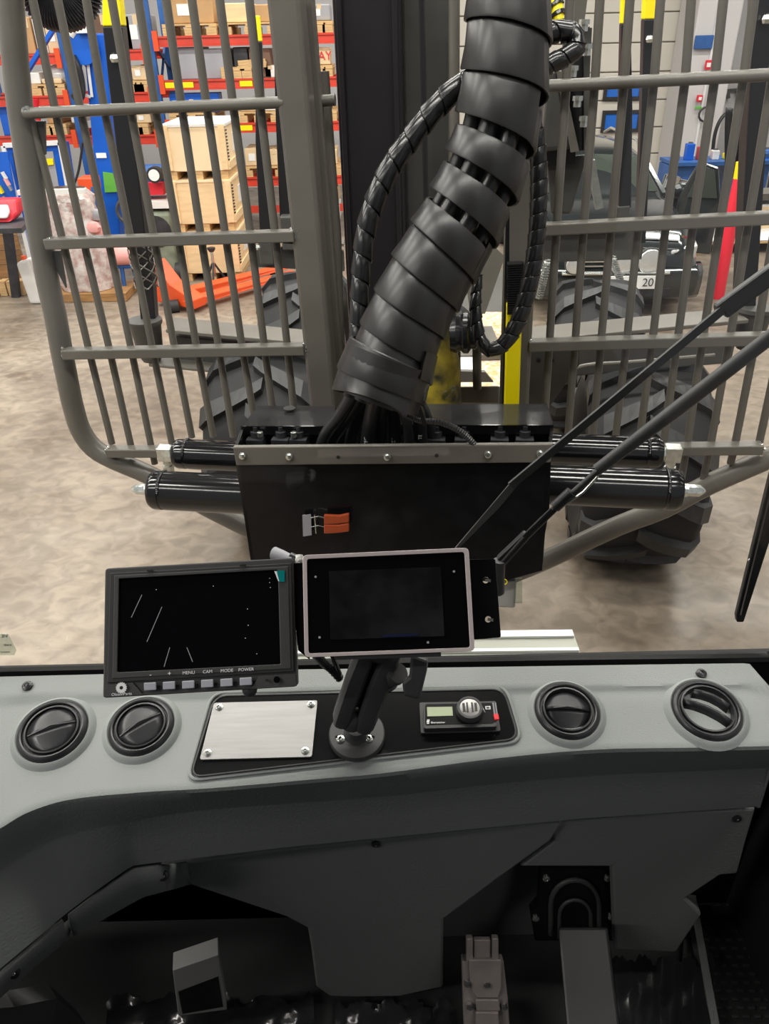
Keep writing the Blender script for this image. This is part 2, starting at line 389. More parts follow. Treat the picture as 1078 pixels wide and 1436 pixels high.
# black air hose hanging by the right wall
pts = [PY(*p, 15.6) for p in spl([(994, 300), (996, 262), (999, 215), (1003, 185), (1012, 165), (1022, 160), (1028, 175), (1026, 210), (1018, 262), (1016, 300)], 6)]
tag(obj('air_hose', MB().tube(pts, .035, 8), 'hose'), 'black hose hanging in a loop beside the pale wall column', 'hose')
rl = thing('coat_rail', 'wall rail with hanging fittings above the black hose loop', 'rail', PY(1030, 128, 17.0))
obj('rail', MB().bar(PY(1005, 128, 17.47), PY(1058, 124, 17.47), .05, .05), 'steel_dark', rl)
for x in (1008, 1020, 1034, 1040): obj('hook', MB().bar(PY(x, 127, 17.42), PY(x + 1, 138, 17.42), .06, .06), 'cardboard' if x == 1008 else 'steel_dark', rl)

# ---------------------------------------------------------------- pallets, boxes, racks
def make_pallet(name, label, group, c, w=1.1, d=.8, h=.14, sf=1):
    t = thing(name, label, 'pallet', c, group); c = V(c)
    for i in range(5): obj('deck_board', MB().box(c + V((0, -d / 2 + .06 + i * (d - .12) / 4, h - .011)), w, .115, .022), 'pine', t)
    for i in range(3):
        obj('stringer_board', MB().box(c + V((-w / 2 + .05 + i * (w - .1) / 2, 0, h - .033)), .1, d, .02), 'pine', t)
        for j in range(3): obj('block', MB().box(c + V((-w / 2 + .07 + i * (w - .14) / 2, -d / 2 + .06 + j * (d - .12) / 2, (h - .045) / 2)), .14, .12, h - .048), 'pine', t)
    return t
def make_box(name, label, x0, x1, ytop, zb, y, m, dep=.6, group=None, tape=True, lab=None, ytopx=None, cat='box'):
    """box standing at height zb with its front at distance y; outline from the photograph"""
    xm = (x0 + x1) / 2
    # px of base at this height
    a = PY(x0, ytop, y); b = PY(x1, ytop, y)
    h = max(.06, (a.z + b.z) / 2 - zb); w = b.x - a.x; cx = (a.x + b.x) / 2
    t = thing(name, label, cat, (cx, y + dep / 2, zb), group)
    obj('box_body', MB().box((cx, y + dep / 2, zb + h / 2), w, dep, h), m, t, bevel=.012)
    if tape: obj('tape', MB().box((cx, y + dep / 2, zb + h + .003), .06, dep * .98, .006), 'cardboard_pale', t); obj('tape', MB().box((cx, y - .003, zb + h * .85), .06, .006, h * .28), 'cardboard_pale', t)
    if lab: obj('paper_label', MB().box((cx - w * .12, y - .004, zb + h * .5), w * .34, .006, h * .42), 'print_white', t)
    return t, V((cx, y, zb)), w, h
YR = 12.6
rackz = {}
def zat(px, py, y): return PY(px, py, y).z
ups = [(-58, 80), (92, 80), (214, 83), (600, 100)]
ux = [PY(p[0], p[1], YR).x for p in ups]
ups_obj = []
rack = thing('pallet_rack', 'tall pallet rack with red beams and blue uprights along the back of the hall', 'rack', (ux[1], YR + .5, 0))
for i, x in enumerate(ux):
    for dy in (0, 1.0):
        u = MB().box((x, YR + dy, 2.2), .10, .08, 4.4)
        uo = obj('upright', u, 'rack_blue', rack)
    br = MB()
    for j in range(5): obj('brace', MB().bar((x, YR + .04, .3 + j * .8), (x, YR + .96, .3 + (j + 1) * .8 if j % 2 == 0 else .3 + j * .8 - .4), .03, .03), 'rack_blue', rack)
lev = {0: [], 1: [], 2: []}
for bay, (x0, x1, rows) in enumerate(((ux[0], ux[1], [(20, 84), (20, 142), (20, 197)]), (ux[1], ux[2], [(150, 78), (150, 137), (205, 195)]), (ux[2], ux[3], [(300, 57), (300, 118), (380, 178), (360, 254)]))):
    for (px, py) in rows:
        zc = zat(px, py, YR); lev[bay].append(zc + .065)
        for dy in (-.02, 1.0):
            yy = YR + dy; b = MB().prism([V((x0 + .05, yy + q[0], zc + q[1])) for q in ((.025, -.065), (-.04, -.065), (-.04, -.04), (-.02, -.035), (-.02, .035), (-.04, .04), (-.04, .065), (.025, .065))], V((x1 - x0 - .1, 0, 0)))
            obj('beam', b, 'rack_red', rack)
        for x in (x0 + .09, x1 - .09): obj('beam_connector', MB().box((x, YR - .055, zc + .01), .07, .03, .24), 'orange_red', rack)
        if bay == 2 and py in (118, 178):
            for q in (240, 262, 345): obj('load_sign', MB().box((PY(q, py, YR - .06).x, YR - .055, zc), .18, .006, .07), 'yellow', rack)
PG_ = 'pallets of goods on the rack'
pal_n = 0
where = ['leftmost', 'second', 'third', 'fourth']
def shelf_pallet(bay, k, px0, px1, desc):
    z = lev[bay][k]; a = PY(px0, 100, YR - .05).x; b = PY(px1, 100, YR - .05).x
    # horizontal placement must use the true pixel row of the shelf
    row = proj(V((0, YR, z)))[1]
    a = PY(px0, row - 8, YR - .08).x; b = PY(px1, row - 8, YR - .08).x
    make_pallet('pallet', desc, 'pallets on the rack shelves', ((a + b) / 2, YR + .4, z), b - a, .9)
    return z + .145
shelf_pallet(2, 0, 226, 302, 'pallet under the brown wrapped load on the top rack shelf in view')
shelf_pallet(2, 0, 309, 388, 'pallet under the plywood case on the top rack shelf in view')
shelf_pallet(2, 0, 430, 466, 'pallet under the dark grey cartons between guard post and black mast')
shelf_pallet(2, 1, 309, 352, 'small bare pallet on the second rack shelf beside the wood bundle')
shelf_pallet(2, 1, 432, 466, 'pallet under the red and tan carton right of the guard post')
shelf_pallet(2, 2, 236, 300, 'pallet just above the big wooden crates, under white cartons')
shelf_pallet(2, 2, 332, 392, 'pallet right of the big crates on the third rack shelf')
shelf_pallet(2, 2, 436, 472, 'pallet on the third rack shelf between guard post and black mast')
shelf_pallet(2, 3, 340, 398, 'pallet under the tan labelled carton right of the wooden crates')
shelf_pallet(2, 3, 440, 480, 'pallet under the small carton marked R')
shelf_pallet(1, 1, 140, 166, 'pallet behind the blue lift column on the middle shelf')
shelf_pallet(1, 1, 180, 205, 'pallet on the middle shelf left of the blue rack upright')
shelf_pallet(1, 2, 176, 206, 'pallet on the lower shelf left of the blue rack upright')
shelf_pallet(0, 1, 40, 88, 'pallet under the plastic covered goods at far left of the rack')
shelf_pallet(0, 2, 56, 90, 'pallet on the lowest rack shelf beside the red roll')
def sb(bay, k, x0, x1, ytop, m, desc, on=.145, **kw): return make_box('carton', desc, x0, x1, ytop, lev[bay][k] + on, YR + .02, m, **kw)
sb(2, 0, 232, 296, -6, 'cardboard', 'brown film wrapped carton on the top rack shelf left of the plywood case', lab=True)
sb(2, 0, 312, 352, 4, 'plywood', 'plywood case on the top rack shelf, left one of two', tape=False)
sb(2, 0, 354, 378, 6, 'cardboard', 'tan case beside the plywood case on the top rack shelf', tape=False)
sb(2, 0, 432, 462, 6, 'box_grey', 'dark grey carton between the guard post and the black mast, highest in view', lab=True)
sb(2, 1, 244, 282, 66, 'box_grey', 'left one of two pale grey cartons on the second rack shelf', on=0.0, tape=False)
sb(2, 1, 283, 322, 68, 'box_grey', 'right one of two pale grey cartons on the second rack shelf', on=0.0, tape=False)
sb(2, 1, 326, 346, 66, 'dark_clutter', 'dark case behind the wood bundle on the second rack shelf', on=0.0, tape=False)
sb(2, 1, 348, 378, 68, 'cardboard_dark', 'dark brown case right of the wood bundle on the second rack shelf', on=0.0, tape=False)
sb(2, 1, 370, 386, 92, 'box_white', 'small white carton at the end of the second rack shelf', on=0.0, lab=False, dep=.25)
t, c, w, h = sb(2, 1, 434, 462, 67, 'cardboard_pale', 'tan carton with a red corner and red letters right of the guard post')
obj('red_panel', MB().box((c.x - w * .33, c.y - .006, c.z + h * .5), w * .3, .006, h * .9), 'red', t)
text('lettering', 'AY', (c.x - w * .1, c.y - .012, c.z + h * .5), (1, 0, 0), (0, 0, 1), h * .75, 'red', t)
sb(2, 2, 240, 296, 139, 'box_white', 'white cartons just above the big wooden crates', tape=True, lab=True)
sb(2, 2, 236, 306, 131, 'lift_blue', 'flat blue tote behind the white cartons on the third rack shelf', tape=False, dep=.3)
sb(2, 2, 336, 366, 140, 'cardboard_pale', 'tan carton on the third rack shelf right of the crates')
sb(2, 2, 368, 388, 146, 'box_white', 'low white carton on the third rack shelf near the guard post')
sb(2, 2, 440, 464, 146, 'dark_clutter', 'dark plastic wrapped goods behind the short stub tube of the guard', tape=False)
sb(2, 3, 342, 368, 208, 'cardboard_pale', 'tan carton with white label right of the wooden crates', lab=True)
sb(2, 3, 370, 396, 210, 'cardboard_pale', 'tan carton without label beside the guard post on the low shelf')
t, c, w, h = sb(2, 3, 444, 472, 210, 'cardboard_pale', 'small tan carton marked R right of the guard post', lab=False)
text('lettering', 'R', (c.x + w * .12, c.y - .01, c.z + h * .5), (1, 0, 0), (0, 0, 1), h * .7, 'print_black', t)
obj('paper_label', MB().box((c.x - w * .22, c.y - .004, c.z + h * .5), w * .4, .006, h * .6), 'print_white', t)
sb(1, 0, 128, 156, 20, 'cardboard_dark', 'dark brown carton on the upper shelf right of the blue lift column', on=0)
sb(1, 0, 162, 180, 22, 'cardboard_dark', 'narrow dark carton behind the left black stake', on=0, tape=False)
sb(1, 0, 172, 203, 20, 'box_grey', 'pale grey carton left of the blue rack upright', on=0, lab=True)
sb(1, 1, 143, 158, 94, 'cardboard_pale', 'yellowish carton right of the blue lift column on the middle shelf')
sb(1, 1, 183, 205, 92, 'cardboard_pale', 'yellowish carton left of the blue rack upright on the middle shelf', lab=True)
sb(1, 2, 188, 210, 158, 'cardboard_pale', 'carton on the lower shelf left of the blue rack upright', lab=True)
sb(0, 0, 28, 40, 24, 'cardboard', 'narrow brown carton at the upper left inside the outer guard tube', on=0)
t, c, w, h = sb(0, 0, 41, 56, 16, 'box_white', 'white carton standing upright at the upper left of the rack', on=0)
sb(0, 0, 57, 80, 16, 'cardboard_pale', 'tan carton beside the white upright carton at the upper left', on=0, lab=True)
sb(0, 1, 38, 54, 102, 'box_white', 'white bundle at the far left of the middle shelf', tape=False)
sb(0, 1, 58, 86, 112, 'cardboard_pale', 'open tan carton left of the blue lift column on the middle shelf')
wb = MB(); z = lev[0][1] + .14; c = PY(78, 104, YR - .05)
wb.sphere((c.x, YR + .2, c.z), .22, 12, (1.0, .8, .6)); tag(obj('wrapped_goods', wb, 'wrap'), 'grey plastic covered goods on the middle shelf at far left', 'package')
sb(0, 2, 62, 80, 150, 'cardboard', 'brown carton right of the red roll on the low left shelf')
sb(0, 2, 98, 110, 160, 'box_white', 'white labelled carton at the foot of the blue lift column brace', lab=True)
sb(0, 2, -4, 16, 150, 'lift_blue', 'blue tote at the left edge of the photo on the low shelf', on=0, tape=False)
c0 = PY(49, 188, YR - .05); c1 = PY(44, 138, YR - .05)
rr = thing('fabric_roll', 'upright dark red roll standing on the low left rack shelf', 'roll', c0)
obj('roll_body', MB().lathe(c0, (c1 - c0), [(0, .09), (.0, .10), ((c1 - c0).length, .10), ((c1 - c0).length, .04)], 14), 'red', rr)
wbz = lev[2][1] + .15
wbn = thing('timber_bundle', 'bundle of thin wooden strips on the second rack shelf', 'bundle', (PY(352, 95, YR).x, YR + .2, wbz))
for i in range(6):
    a = PY(331 + random.random() * 5, 95 - (i % 3) * 4, YR - .02 + (i // 3) * .08); b = PY(374 - random.random() * 5, 92 - (i % 3) * 4, YR - .02 + (i // 3) * .08)
    obj('strip', MB().bar(a, b, .05, .035), 'pine', wbn)
# boxes standing on the floor under the rack, right of the guard post
for (x0, x1, yt, m, d) in ((446, 474, 262, 'cardboard_pale', 'tan carton second lowest between guard post and black mast'), (448, 476, 288, 'box_white', 'white topped carton lowest between guard post and black mast')):
    py = yt + 22; z = zat(460, py, YR - .1)
    if z > .4: make_box('carton', d, x0, x1, yt, z, YR - .1, m, lab=True)
    else: make_box('carton', d, x0, x1, yt, z, YR - .1, m, lab=True)
zlow = zat(460, 286, YR - .1)
obj('beam', MB().box(((ux[2] + ux[3]) / 2, YR, zlow - .07), ux[3] - ux[2] - .1, .05, .1), 'rack_red', rack)

# ---------------------------------------------------------------- three stacked wooden crates
YC = 10.05
bl = PG(258, 388); br_ = PG(338, 387)
cw = (PY(338, 387, YC).x - PY(258, 387, YC).x); cxx = (PY(338, 387, YC).x + PY(258, 387, YC).x) / 2
ch = PY(268, 174, YC).z / 3; cdp = 1.15
for i, (lbl, mm) in enumerate((('lowest of three stacked plywood crates behind the left guard', 'plywood'), ('middle of three stacked plywood crates behind the left guard', 'plywood'), ('topmost of three stacked plywood crates with pale lid', 'plywood_light'))):
    z0 = i * ch; t = thing('wooden_crate', lbl, 'crate', (cxx, YC + cdp / 2, z0), 'stacked wooden crates')
    fh = .10
    for s in (-.42, 0, .42): obj('skid', MB().box((cxx + s * cw, YC + cdp / 2, z0 + fh / 2), .09, cdp - .02, fh), 'pine', t)
    obj('front_panel', MB().box((cxx, YC + .01, z0 + fh + (ch - fh - .03) / 2), cw - .01, .02, ch - fh - .03), mm, t)
    obj('back_panel', MB().box((cxx, YC + cdp - .01, z0 + fh + (ch - fh - .03) / 2), cw - .01, .02, ch - fh - .03), mm, t)
    for s in (-1, 1): obj('side_panel', MB().box((cxx + s * (cw / 2 - .012), YC + cdp / 2, z0 + fh + (ch - fh - .03) / 2), .02, cdp - .04, ch - fh - .03), mm, t)
    obj('lid', MB().box((cxx, YC + cdp / 2, z0 + ch - .015), cw + .03, cdp + .02, .028), 'plywood_light' if i < 2 else 'box_white', t)
    obj('floor_board', MB().box((cxx, YC + cdp / 2, z0 + fh), cw - .02, cdp - .04, .02), mm, t)
    for s in (-1, 1):
        obj('corner_batten', MB().box((cxx + s * (cw / 2 - .035), YC - .012, z0 + fh + (ch - fh) / 2), .07, .022, ch - fh - .02), 'plywood', t)
    obj('bottom_batten', MB().box((cxx + cw / 2 + .008, YC + cdp / 2, z0 + fh + .05), .02, cdp, .09), 'plywood', t)
    st = MB()
    for q in range(12): st.box((cxx + cw / 2 + .004, YC + .06, z0 + fh + .04 + q * (ch - fh - .08) / 12), .02, .05, .012)
    obj('hinge_strip', st, 'dark_clutter', t)['kind'] = 'stuff'
    pp = MB().box((cxx + cw / 2 + .003, YC + .62, z0 + ch * .6), .012, .3, .2); obj('stencil', pp, 'box_white', t)

# ---------------------------------------------------------------- red pallet truck and black stand
pj = thing('pallet_truck', 'orange red hand pallet truck with two long forks on the floor', 'pallet truck', PG(245, 438))
for (a, b) in (((268, 416), (405, 379)), ((258, 434), (414, 389))):
    A = PG(a[0], a[1] + 4, .0); B = PG(b[0], b[1] + 4, .0); d = (B - A).normalized(); A.z = B.z = .10
    s = d.cross(Z3)
    f = MB().hexa([A - s * .09 - Z3 * .04, A + s * .09 - Z3 * .04, B + s * .09 - Z3 * .015, B - s * .09 - Z3 * .015, A - s * .09 + Z3 * .04, A + s * .09 + Z3 * .04, B + s * .07 + Z3 * .02, B - s * .07 + Z3 * .02])
    fo = obj('fork', f, 'orange_red', pj, bevel=.01)
    obj('fork_roller', MB().lathe(B - d * .25 - s * .05 - Z3 * .055, s, [(0, .035), (.1, .035)], 12), 'rubber_dark', fo)
hp = PG(243, 440); 
obj('bridge', MB().prism([hp + V((-.30, .35, .06)), hp + V((.26, -.06, .06)), hp + V((.26, -.06, .16)), hp + V((-.02, .12, .30)), hp + V((-.22, .28, .52))], V((.10, .18, .0))), 'orange_red', pj, bevel=.01)
obj('steer_wheel', MB().lathe(hp + V((-.06, .04, .07)), (1, .3, 0), [(0, .07), (.12, .07)], 14), 'rubber_dark', pj)
obj('pump', MB().tube([hp + V((-.2, .35, .05)), hp + V((-.2, .35, .55))], .055, 12), 'orange_red', pj)
obj('handle', MB().tube([hp + V((-.2, .33, .5)), hp + V((-.28, .1, 1.0))] + [hp + V((-.28 + .12 * math.sin(a), .05 - .02 * a, 1.12 - .12 * math.cos(a))) for a in [0.3 * q for q in range(0, 21)]], .018, 8), 'dark_clutter', pj)
js = thing('axle_stand', 'small black tripod stand in front of the lowest crate', 'stand', PG(303, 400))
top = PG(301, 404) + V((0, .1, .42))
for a in (0, 2.1, 4.2): obj('leg', MB().tube([top - Z3 * .12, V((top.x + .17 * math.cos(a + .5), top.y + .17 * math.sin(a + .5), .01))], .014, 6), 'dark_clutter', js)
obj('screw_column', MB().tube([top - Z3 * .3, top], .02, 8), 'zinc', js); obj('saddle', MB().lathe(top, (0, 0, 1), [(0, .03), (.03, .05), (.05, .05)], 10), 'dark_clutter', js)

# ---------------------------------------------------------------- blue two-post lift column
YL = 11.0
a = PY(131, 47, YL); b = PY(158, 372, YL); b = V((b.x, YL, 0.0)); a = V((PY(131, 47, YL).x, YL, a.z))
lift = thing('lift_column', 'blue steel lift column with a green tag in front of the rack', 'lift', b)
w = .27
cc = MB().hexa([V((b.x - w / 2, YL, 0)), V((b.x + w / 2, YL, 0)), V((b.x + w / 2, YL + .25, 0)), V((b.x - w / 2, YL + .25, 0)), V((a.x - w / 2, YL, a.z)), V((a.x + w / 2, YL, a.z)), V((a.x + w / 2, YL + .25, a.z)), V((a.x - w / 2, YL + .25, a.z))])
obj('column', cc, 'lift_blue', lift, bevel=.02)
obj('base_plate', MB().box((b.x, YL + .1, .02), .6, .6, .04), 'lift_blue', lift)
def on(px, py, off=.0): return PY(px, py, YL - off)
c = on(142, 218, .01); obj('sticker', MB().box(c, .13, .008, .06), 'print_white', lift)
c = on(153, 257, .02); tg = obj('plastic_tag', MB().prism([on(144, 241, .02), on(158, 243, .02), on(165, 269, .02), on(147, 270, .02)], V((0, .012, 0))), 'green_tag', lift)
obj('label_bracket', MB().bar(on(123, 88, .04), on(129, 136, .04), .02, .03), 'white_paint', lift); obj('label_bracket', MB().bar(on(112, 131, .04), on(127, 136, .04), .02, .03), 'white_paint', lift)
obj('gearbox', MB().sphere(on(112, 32, .05), .12, 10), 'box_white', lift); obj('motor', MB().tube([on(100, 50, .05), on(120, 18, .05)], .07, 10), 'box_white', lift); obj('terminal_box', MB().box(on(117, 34, .1), .16, .16, .18), 'box_white', lift)
obj('arm_cap', MB().lathe(on(116, 66, .05), (0, 1, 0), [(-.05, .19), (.1, .19)], 20), 'lift_blue', lift)
pts = [on(*p, .12) for p in spl([(99, 80), (108, 100), (112, 128), (106, 140)], 4)]; obj('cover_hose', MB().tube(pts, .07, 10), 'hose', lift)
obj('stay', MB().bar(on(36, 104, .3), on(78, 36, .3), .09, .04), 'lift_blue', lift)
rs = []
for q in range(60):
    t = q / 60 * math.pi; px = 86 + 31 * math.cos(math.pi - t); py = -10 + 26 * math.sin(t); rs.append((px, py))
dt = thing('ribbed_duct', 'dark ribbed flexible duct hanging over the top left of the guard', 'duct', PY(86, 0, 9.0))
pts = [PY(*p, 9.0) for p in rs]; obj('duct_skin', MB().tube(pts, [.17 + .016 * (1 if i % 2 else -1) for i in range(60)], 16), 'dark_clutter', dt)

# ---------------------------------------------------------------- blue glazed cabinet door and left side clutter
YB = 11.2
def bp_(px, py, off=0): return PY(px, py, YB - off)
cb = thing('cabinet', 'blue panelled cabinet with white metal frame behind the left outer guard tube', 'cabinet', bp_(50, 380))
def quad(mb, pts, th): return mb.prism(pts, V((0, th, 0)))
obj('body', quad(MB(), [bp_(6, 206), bp_(84, 202), bp_(100, 300), bp_(108, 378), bp_(44, 382)], .35), 'lift_blue', cb)
for (p, q) in (((5, 205), (47, 382)), ((5, 204), (84, 200)), ((84, 200), (102, 300)), ((25, 280), (100, 275)), ((35, 308), (60, 307))):
    obj('frame_bar', MB().bar(bp_(*p, .02), bp_(*q, .02), .055, .045, V((0, 1, 0))), 'white_paint', cb)
obj('window_pane', quad(MB(), [bp_(54, 213, .01), bp_(74, 212, .01), bp_(83, 265, .01), bp_(62, 268, .01)], .015), 'box_grey', cb)
obj('dark_pane', quad(MB(), [bp_(17, 215, .01), bp_(25, 215, .01), bp_(34, 262, .01), bp_(27, 264, .01)], .015), 'dark_clutter', cb)
obj('notice', quad(MB(), [bp_(62, 223, .03), bp_(74, 222, .03), bp_(75, 231, .03), bp_(63, 232, .03)], .01), 'yellow', cb)
tb = thing('tool_board', 'blue tool board with hanging tools at the left edge', 'board', PY(5, 300, 10.9))
obj('panel', quad(MB(), [PY(-40, 215, 10.9), PY(10, 213, 10.9), PY(26, 300, 10.9), PY(-40, 305, 10.9)], .03), 'lift_blue', tb)
for (x, y, m, s) in ((6, 246, 'box_white', .05), (10, 255, 'pink', .06), (14, 262, 'zinc', .05), (1, 266, 'yellow', .07), (8, 280, 'zinc', .05)):
    obj('hanging_tool', MB().bar(PY(x - 3, y - 5, 10.85), PY(x + 3, y + 5, 10.85), s, .03), m, tb)
wbk = thing('work_table', 'dark topped work table at the left edge with a wooden crate below', 'table', PG(10, 430))
YT = 9.5
def tp(px, py, off=0): return PY(px, py, YT - off)
obj('table_top', MB().prism([PG(-60, 322, .98), PG(30, 320, .98), PG(44, 305, .98), PG(-60, 305, .98)], V((0, 0, -.05))), 'dark_clutter', wbk)
obj('leg', MB().bar(tp(10, 320), V((tp(26, 426).x, YT, 0)), .09, .09), 'dark_clutter', wbk)
obj('leg', MB().bar(tp(-50, 320), V((tp(-38, 426).x, YT, 0)), .09, .09), 'dark_clutter', wbk)
wc = thing('timber_box', 'brown wooden box of planks under the work table', 'box', V((tp(0, 400).x, YT + .4, 0)))
for i in range(5): obj('plank', MB().box((tp(0, 400).x - .25, YT + .25, .08 + i * .17), 1.0, .04, .16), 'wood_brown', wc)
for i in range(5): obj('end_block', MB().box((tp(-20 + i * 12, 415).x, YT + .12, .09), .085, .16, .17), 'pine', wc)
mr = thing('plastic_case', 'white case with red rim lying on the work table', 'case', PG(6, 312, .98))
c = PG(2, 312, .99)
obj('tray', MB().prism([c + V(v) for v in ((-.25, 0, 0), (.1, 0, 0), (.15, .1, .06), (.14, .18, .2), (-.25, .18, .2))], V((0, .2, 0))), 'red', mr, bevel=.03)
obj('cover', MB().prism([c + V(v) for v in ((-.24, -.02, .04), (.08, -.02, .04), (.11, -.0, .1), (.09, .04, .17), (-.24, .04, .17))], V((0, .05, 0))), 'box_white', mr, bevel=.02)
jg = thing('jerry_can', 'white plastic can on the floor beside the left guard tube', 'can', PG(50, 425))
c = PG(52, 425)
obj('can_body', MB().hexa([c + V(v) for v in ((-.07, -.05, 0), (.09, -.05, 0), (.09, .15, 0), (-.07, .15, 0), (-.11, -.05, .48), (.05, -.05, .52), (.05, .15, .52), (-.11, .15, .48))]), 'box_white', jg, bevel=.03, segs=3)
obj('cap', MB().lathe(c + V((-.04, .05, .5)), (0, 0, 1), [(0, .03), (.04, .03)], 10), 'orange_red', jg)
tbg = thing('waste_bag', 'clear waste bag full of crumpled rubbish on a stand', 'bag', PG(110, 415))
c = PG(112, 428)
rows = []
for i in range(13):
    z = i / 12 * 1.12; r0 = .36 * (1 - .2 * abs(i / 12 - .4)) * (1 if i < 12 else .8); row = []
    for k in range(25):
        a = 2 * math.pi * k / 24; r = r0 * (1 + .08 * math.sin(5 * a + i) + .05 * math.sin(9 * a - 2 * i)); row.append(c + V((r * math.cos(a) - z * .07, .45 + r * .8 * math.sin(a), .10 + z)))
    rows.append(row)
obj('bag', MB().grid(rows), 'bin_plastic', tbg)
obj('stand_base', MB().box(c + V((.05, .42, .05)), .95, .6, .09), 'wood_brown', tbg)
obj('stand_rail', MB().box(c + V((-.06, .1, 1.24)), .75, .06, .05), 'box_white', tbg)
for q in range(9):
    a = random.random() * 6.28; obj('paper_ball', MB().sphere(c + V((.30 * math.cos(a), .45 - .27 * abs(math.sin(a)), .25 + random.random() * .8)), .09, 8, (1, .6, .8)), random.choice(['pink', 'box_white', 'box_grey', 'wrap']), tbg)
tag(obj('broom_handle', MB().tube([PY(60, 234, 9.6), PY(92, 332, 9.45)], .018, 8), 'pine'), 'thin wooden broom handle leaning by the waste bag', 'handle')
tag(obj('cable', MB().tube([PY(*p, 9.4) for p in spl([(116, 200), (110, 240), (99, 275), (97, 310), (104, 332)], 5)], .014, 6), 'hose'), 'thin black cable hanging between waste bag and lift column', 'cable')
ob = make_box('tool_box', 'bright orange tool box on the tall wooden board', 107, 129, 250, zat(118, 268, 10.3), 10.3, 'orange_red', dep=.3, tape=False)
wbo = thing('wooden_board', 'tall brown wooden board leaning below the orange box', 'board', PY(135, 340, 10.2))
obj('board', MB().prism([PY(110, 268, 10.3), PY(130, 268, 10.3), PY(146, 395, 10.1), PY(124, 398, 10.1)], V((0, .04, 0))), 'wood_brown', wbo)
obj('edge_strip', MB().bar(PY(131, 262, 10.25), PY(147, 395, 10.08), .05, .05), 'rack_blue', wbo)
a = PY(140, 359, 9.6); b = PY(190, 357, 9.6)
pr = thing('pink_roll', 'pink roll lying sideways on a blue trestle behind the guard', 'roll', (a + b) / 2)
obj('roll', MB().lathe(a, b - a, [(0, .04), (0, .115), ((b - a).length, .115), ((b - a).length, .04)], 18), 'pink', pr)
tr = thing('trestle', 'blue metal trestle under the pink roll', 'trestle', PG(165, 425))
for (x0, x1) in ((150, 138), (170, 176), (184, 198)): obj('leg', MB().tube([PY(x0, 370, 9.6), PG(x1, 412)], .025, 8), 'rack_blue', tr)
obj('cross_bar', MB().bar(PY(142, 372, 9.6), PY(192, 371, 9.6), .06, .05), 'rack_blue', tr)
# green compressor with a gauge
cp = thing('compressor', 'grey green compressor with dial gauge left of the wooden crates', 'machine', PG(228, 395))
c = PG(226, 398)
obj('housing', MB().box(c + V((.02, .5, .48)), .42, .8, .74), 'green_machine', cp, bevel=.05, segs=3)
obj('top_tray', MB().box(c + V((.0, .5, .93)), .46, .8, .08), 'box_white', cp)
obj('motor', MB().lathe(c + V((-.22, .45, 1.18)), (1, 0, 0), [(0, .1), (0, .17), (.36, .17), (.39, .1)], 16), 'rack_blue', cp)
obj('red_bracket', MB().box(c + V((-.02, .3, 1.1)), .36, .2, .14), 'red', cp)
gp = PY(217, 245, c.y + .1)
gg = obj('gauge', MB().lathe(gp, (0, 1, 0), [(-.04, .09), (.08, .09)], 20), 'print_black', cp)
obj('dial', MB().lathe(gp + V((0, -.045, 0)), (0, 1, 0), [(-.004, .065), (.004, .065)], 20), 'print_white', gg)
obj('wheel', MB().lathe(c + V((-.12, .08, .12)), (1, 0, 0), [(0, .12), (.08, .12)], 16), 'rubber_dark', cp)
obj('wheel', MB().lathe(c + V((.2, .08, .12)), (1, 0, 0), [(0, .12), (.08, .12)], 16), 'rubber_dark', cp)
obj('round_grille', MB().lathe(c + V((.02, .09, .62)), (0, 1, 0), [(0, .19), (.02, .19)], 20), 'dark_clutter', cp)
# ---------------------------------------------------------------- loader frame: grille guard
DG = 2.66
guard = thing('load_guard', 'grey welded tube grille guard standing between the cab and the load space', 'guard', PM(600, 640, DG) - Z3 * .3)
def gp_(px, py, off=0): return PM(px, py, DG - off)
lt = [(12, -60), (14, 0), (20, 70), (28, 150), (36, 205), (48, 280), (57, 335), (67, 395), (77, 440), (87, 495), (97, 545), (103, 572), (113, 603), (131, 628), (160, 645), (215, 669), (290, 711), (345, 739), (392, 764)]
obj('frame_tube', MB().tube([gp_(*p) for p in spl(lt, 3)], .041, 18), 'steel_grey', guard)
rt = [(1180, 560), (1140, 600), (1110, 625), (1078, 642), (994, 679), (930, 713), (865, 738), (763, 786), (715, 806)]
obj('frame_tube', MB().tube([gp_(*p) for p in spl(rt, 3)], .040, 18), 'steel_grey', guard)
for (w0, w1, a, b, off) in ((.098, .098, (399, -30), (459, 600), .0), (.088, .088, (747, -30), (722, 600), .0)):
    A = gp_(*a); B = gp_(*b); obj('post', MB().bar(A, B, w0, .10, MN), 'steel_grey', guard, bevel=.012)
    C2 = A + MX * .035 * (1 if a[0] < 600 else -1) + MN * .11; D2 = B + MX * .035 * (1 if a[0] < 600 else -1) + MN * .11
    obj('post_stiffener', MB().bar(C2, D2, .05, .04, MN), 'steel_grey', guard, bevel=.006)
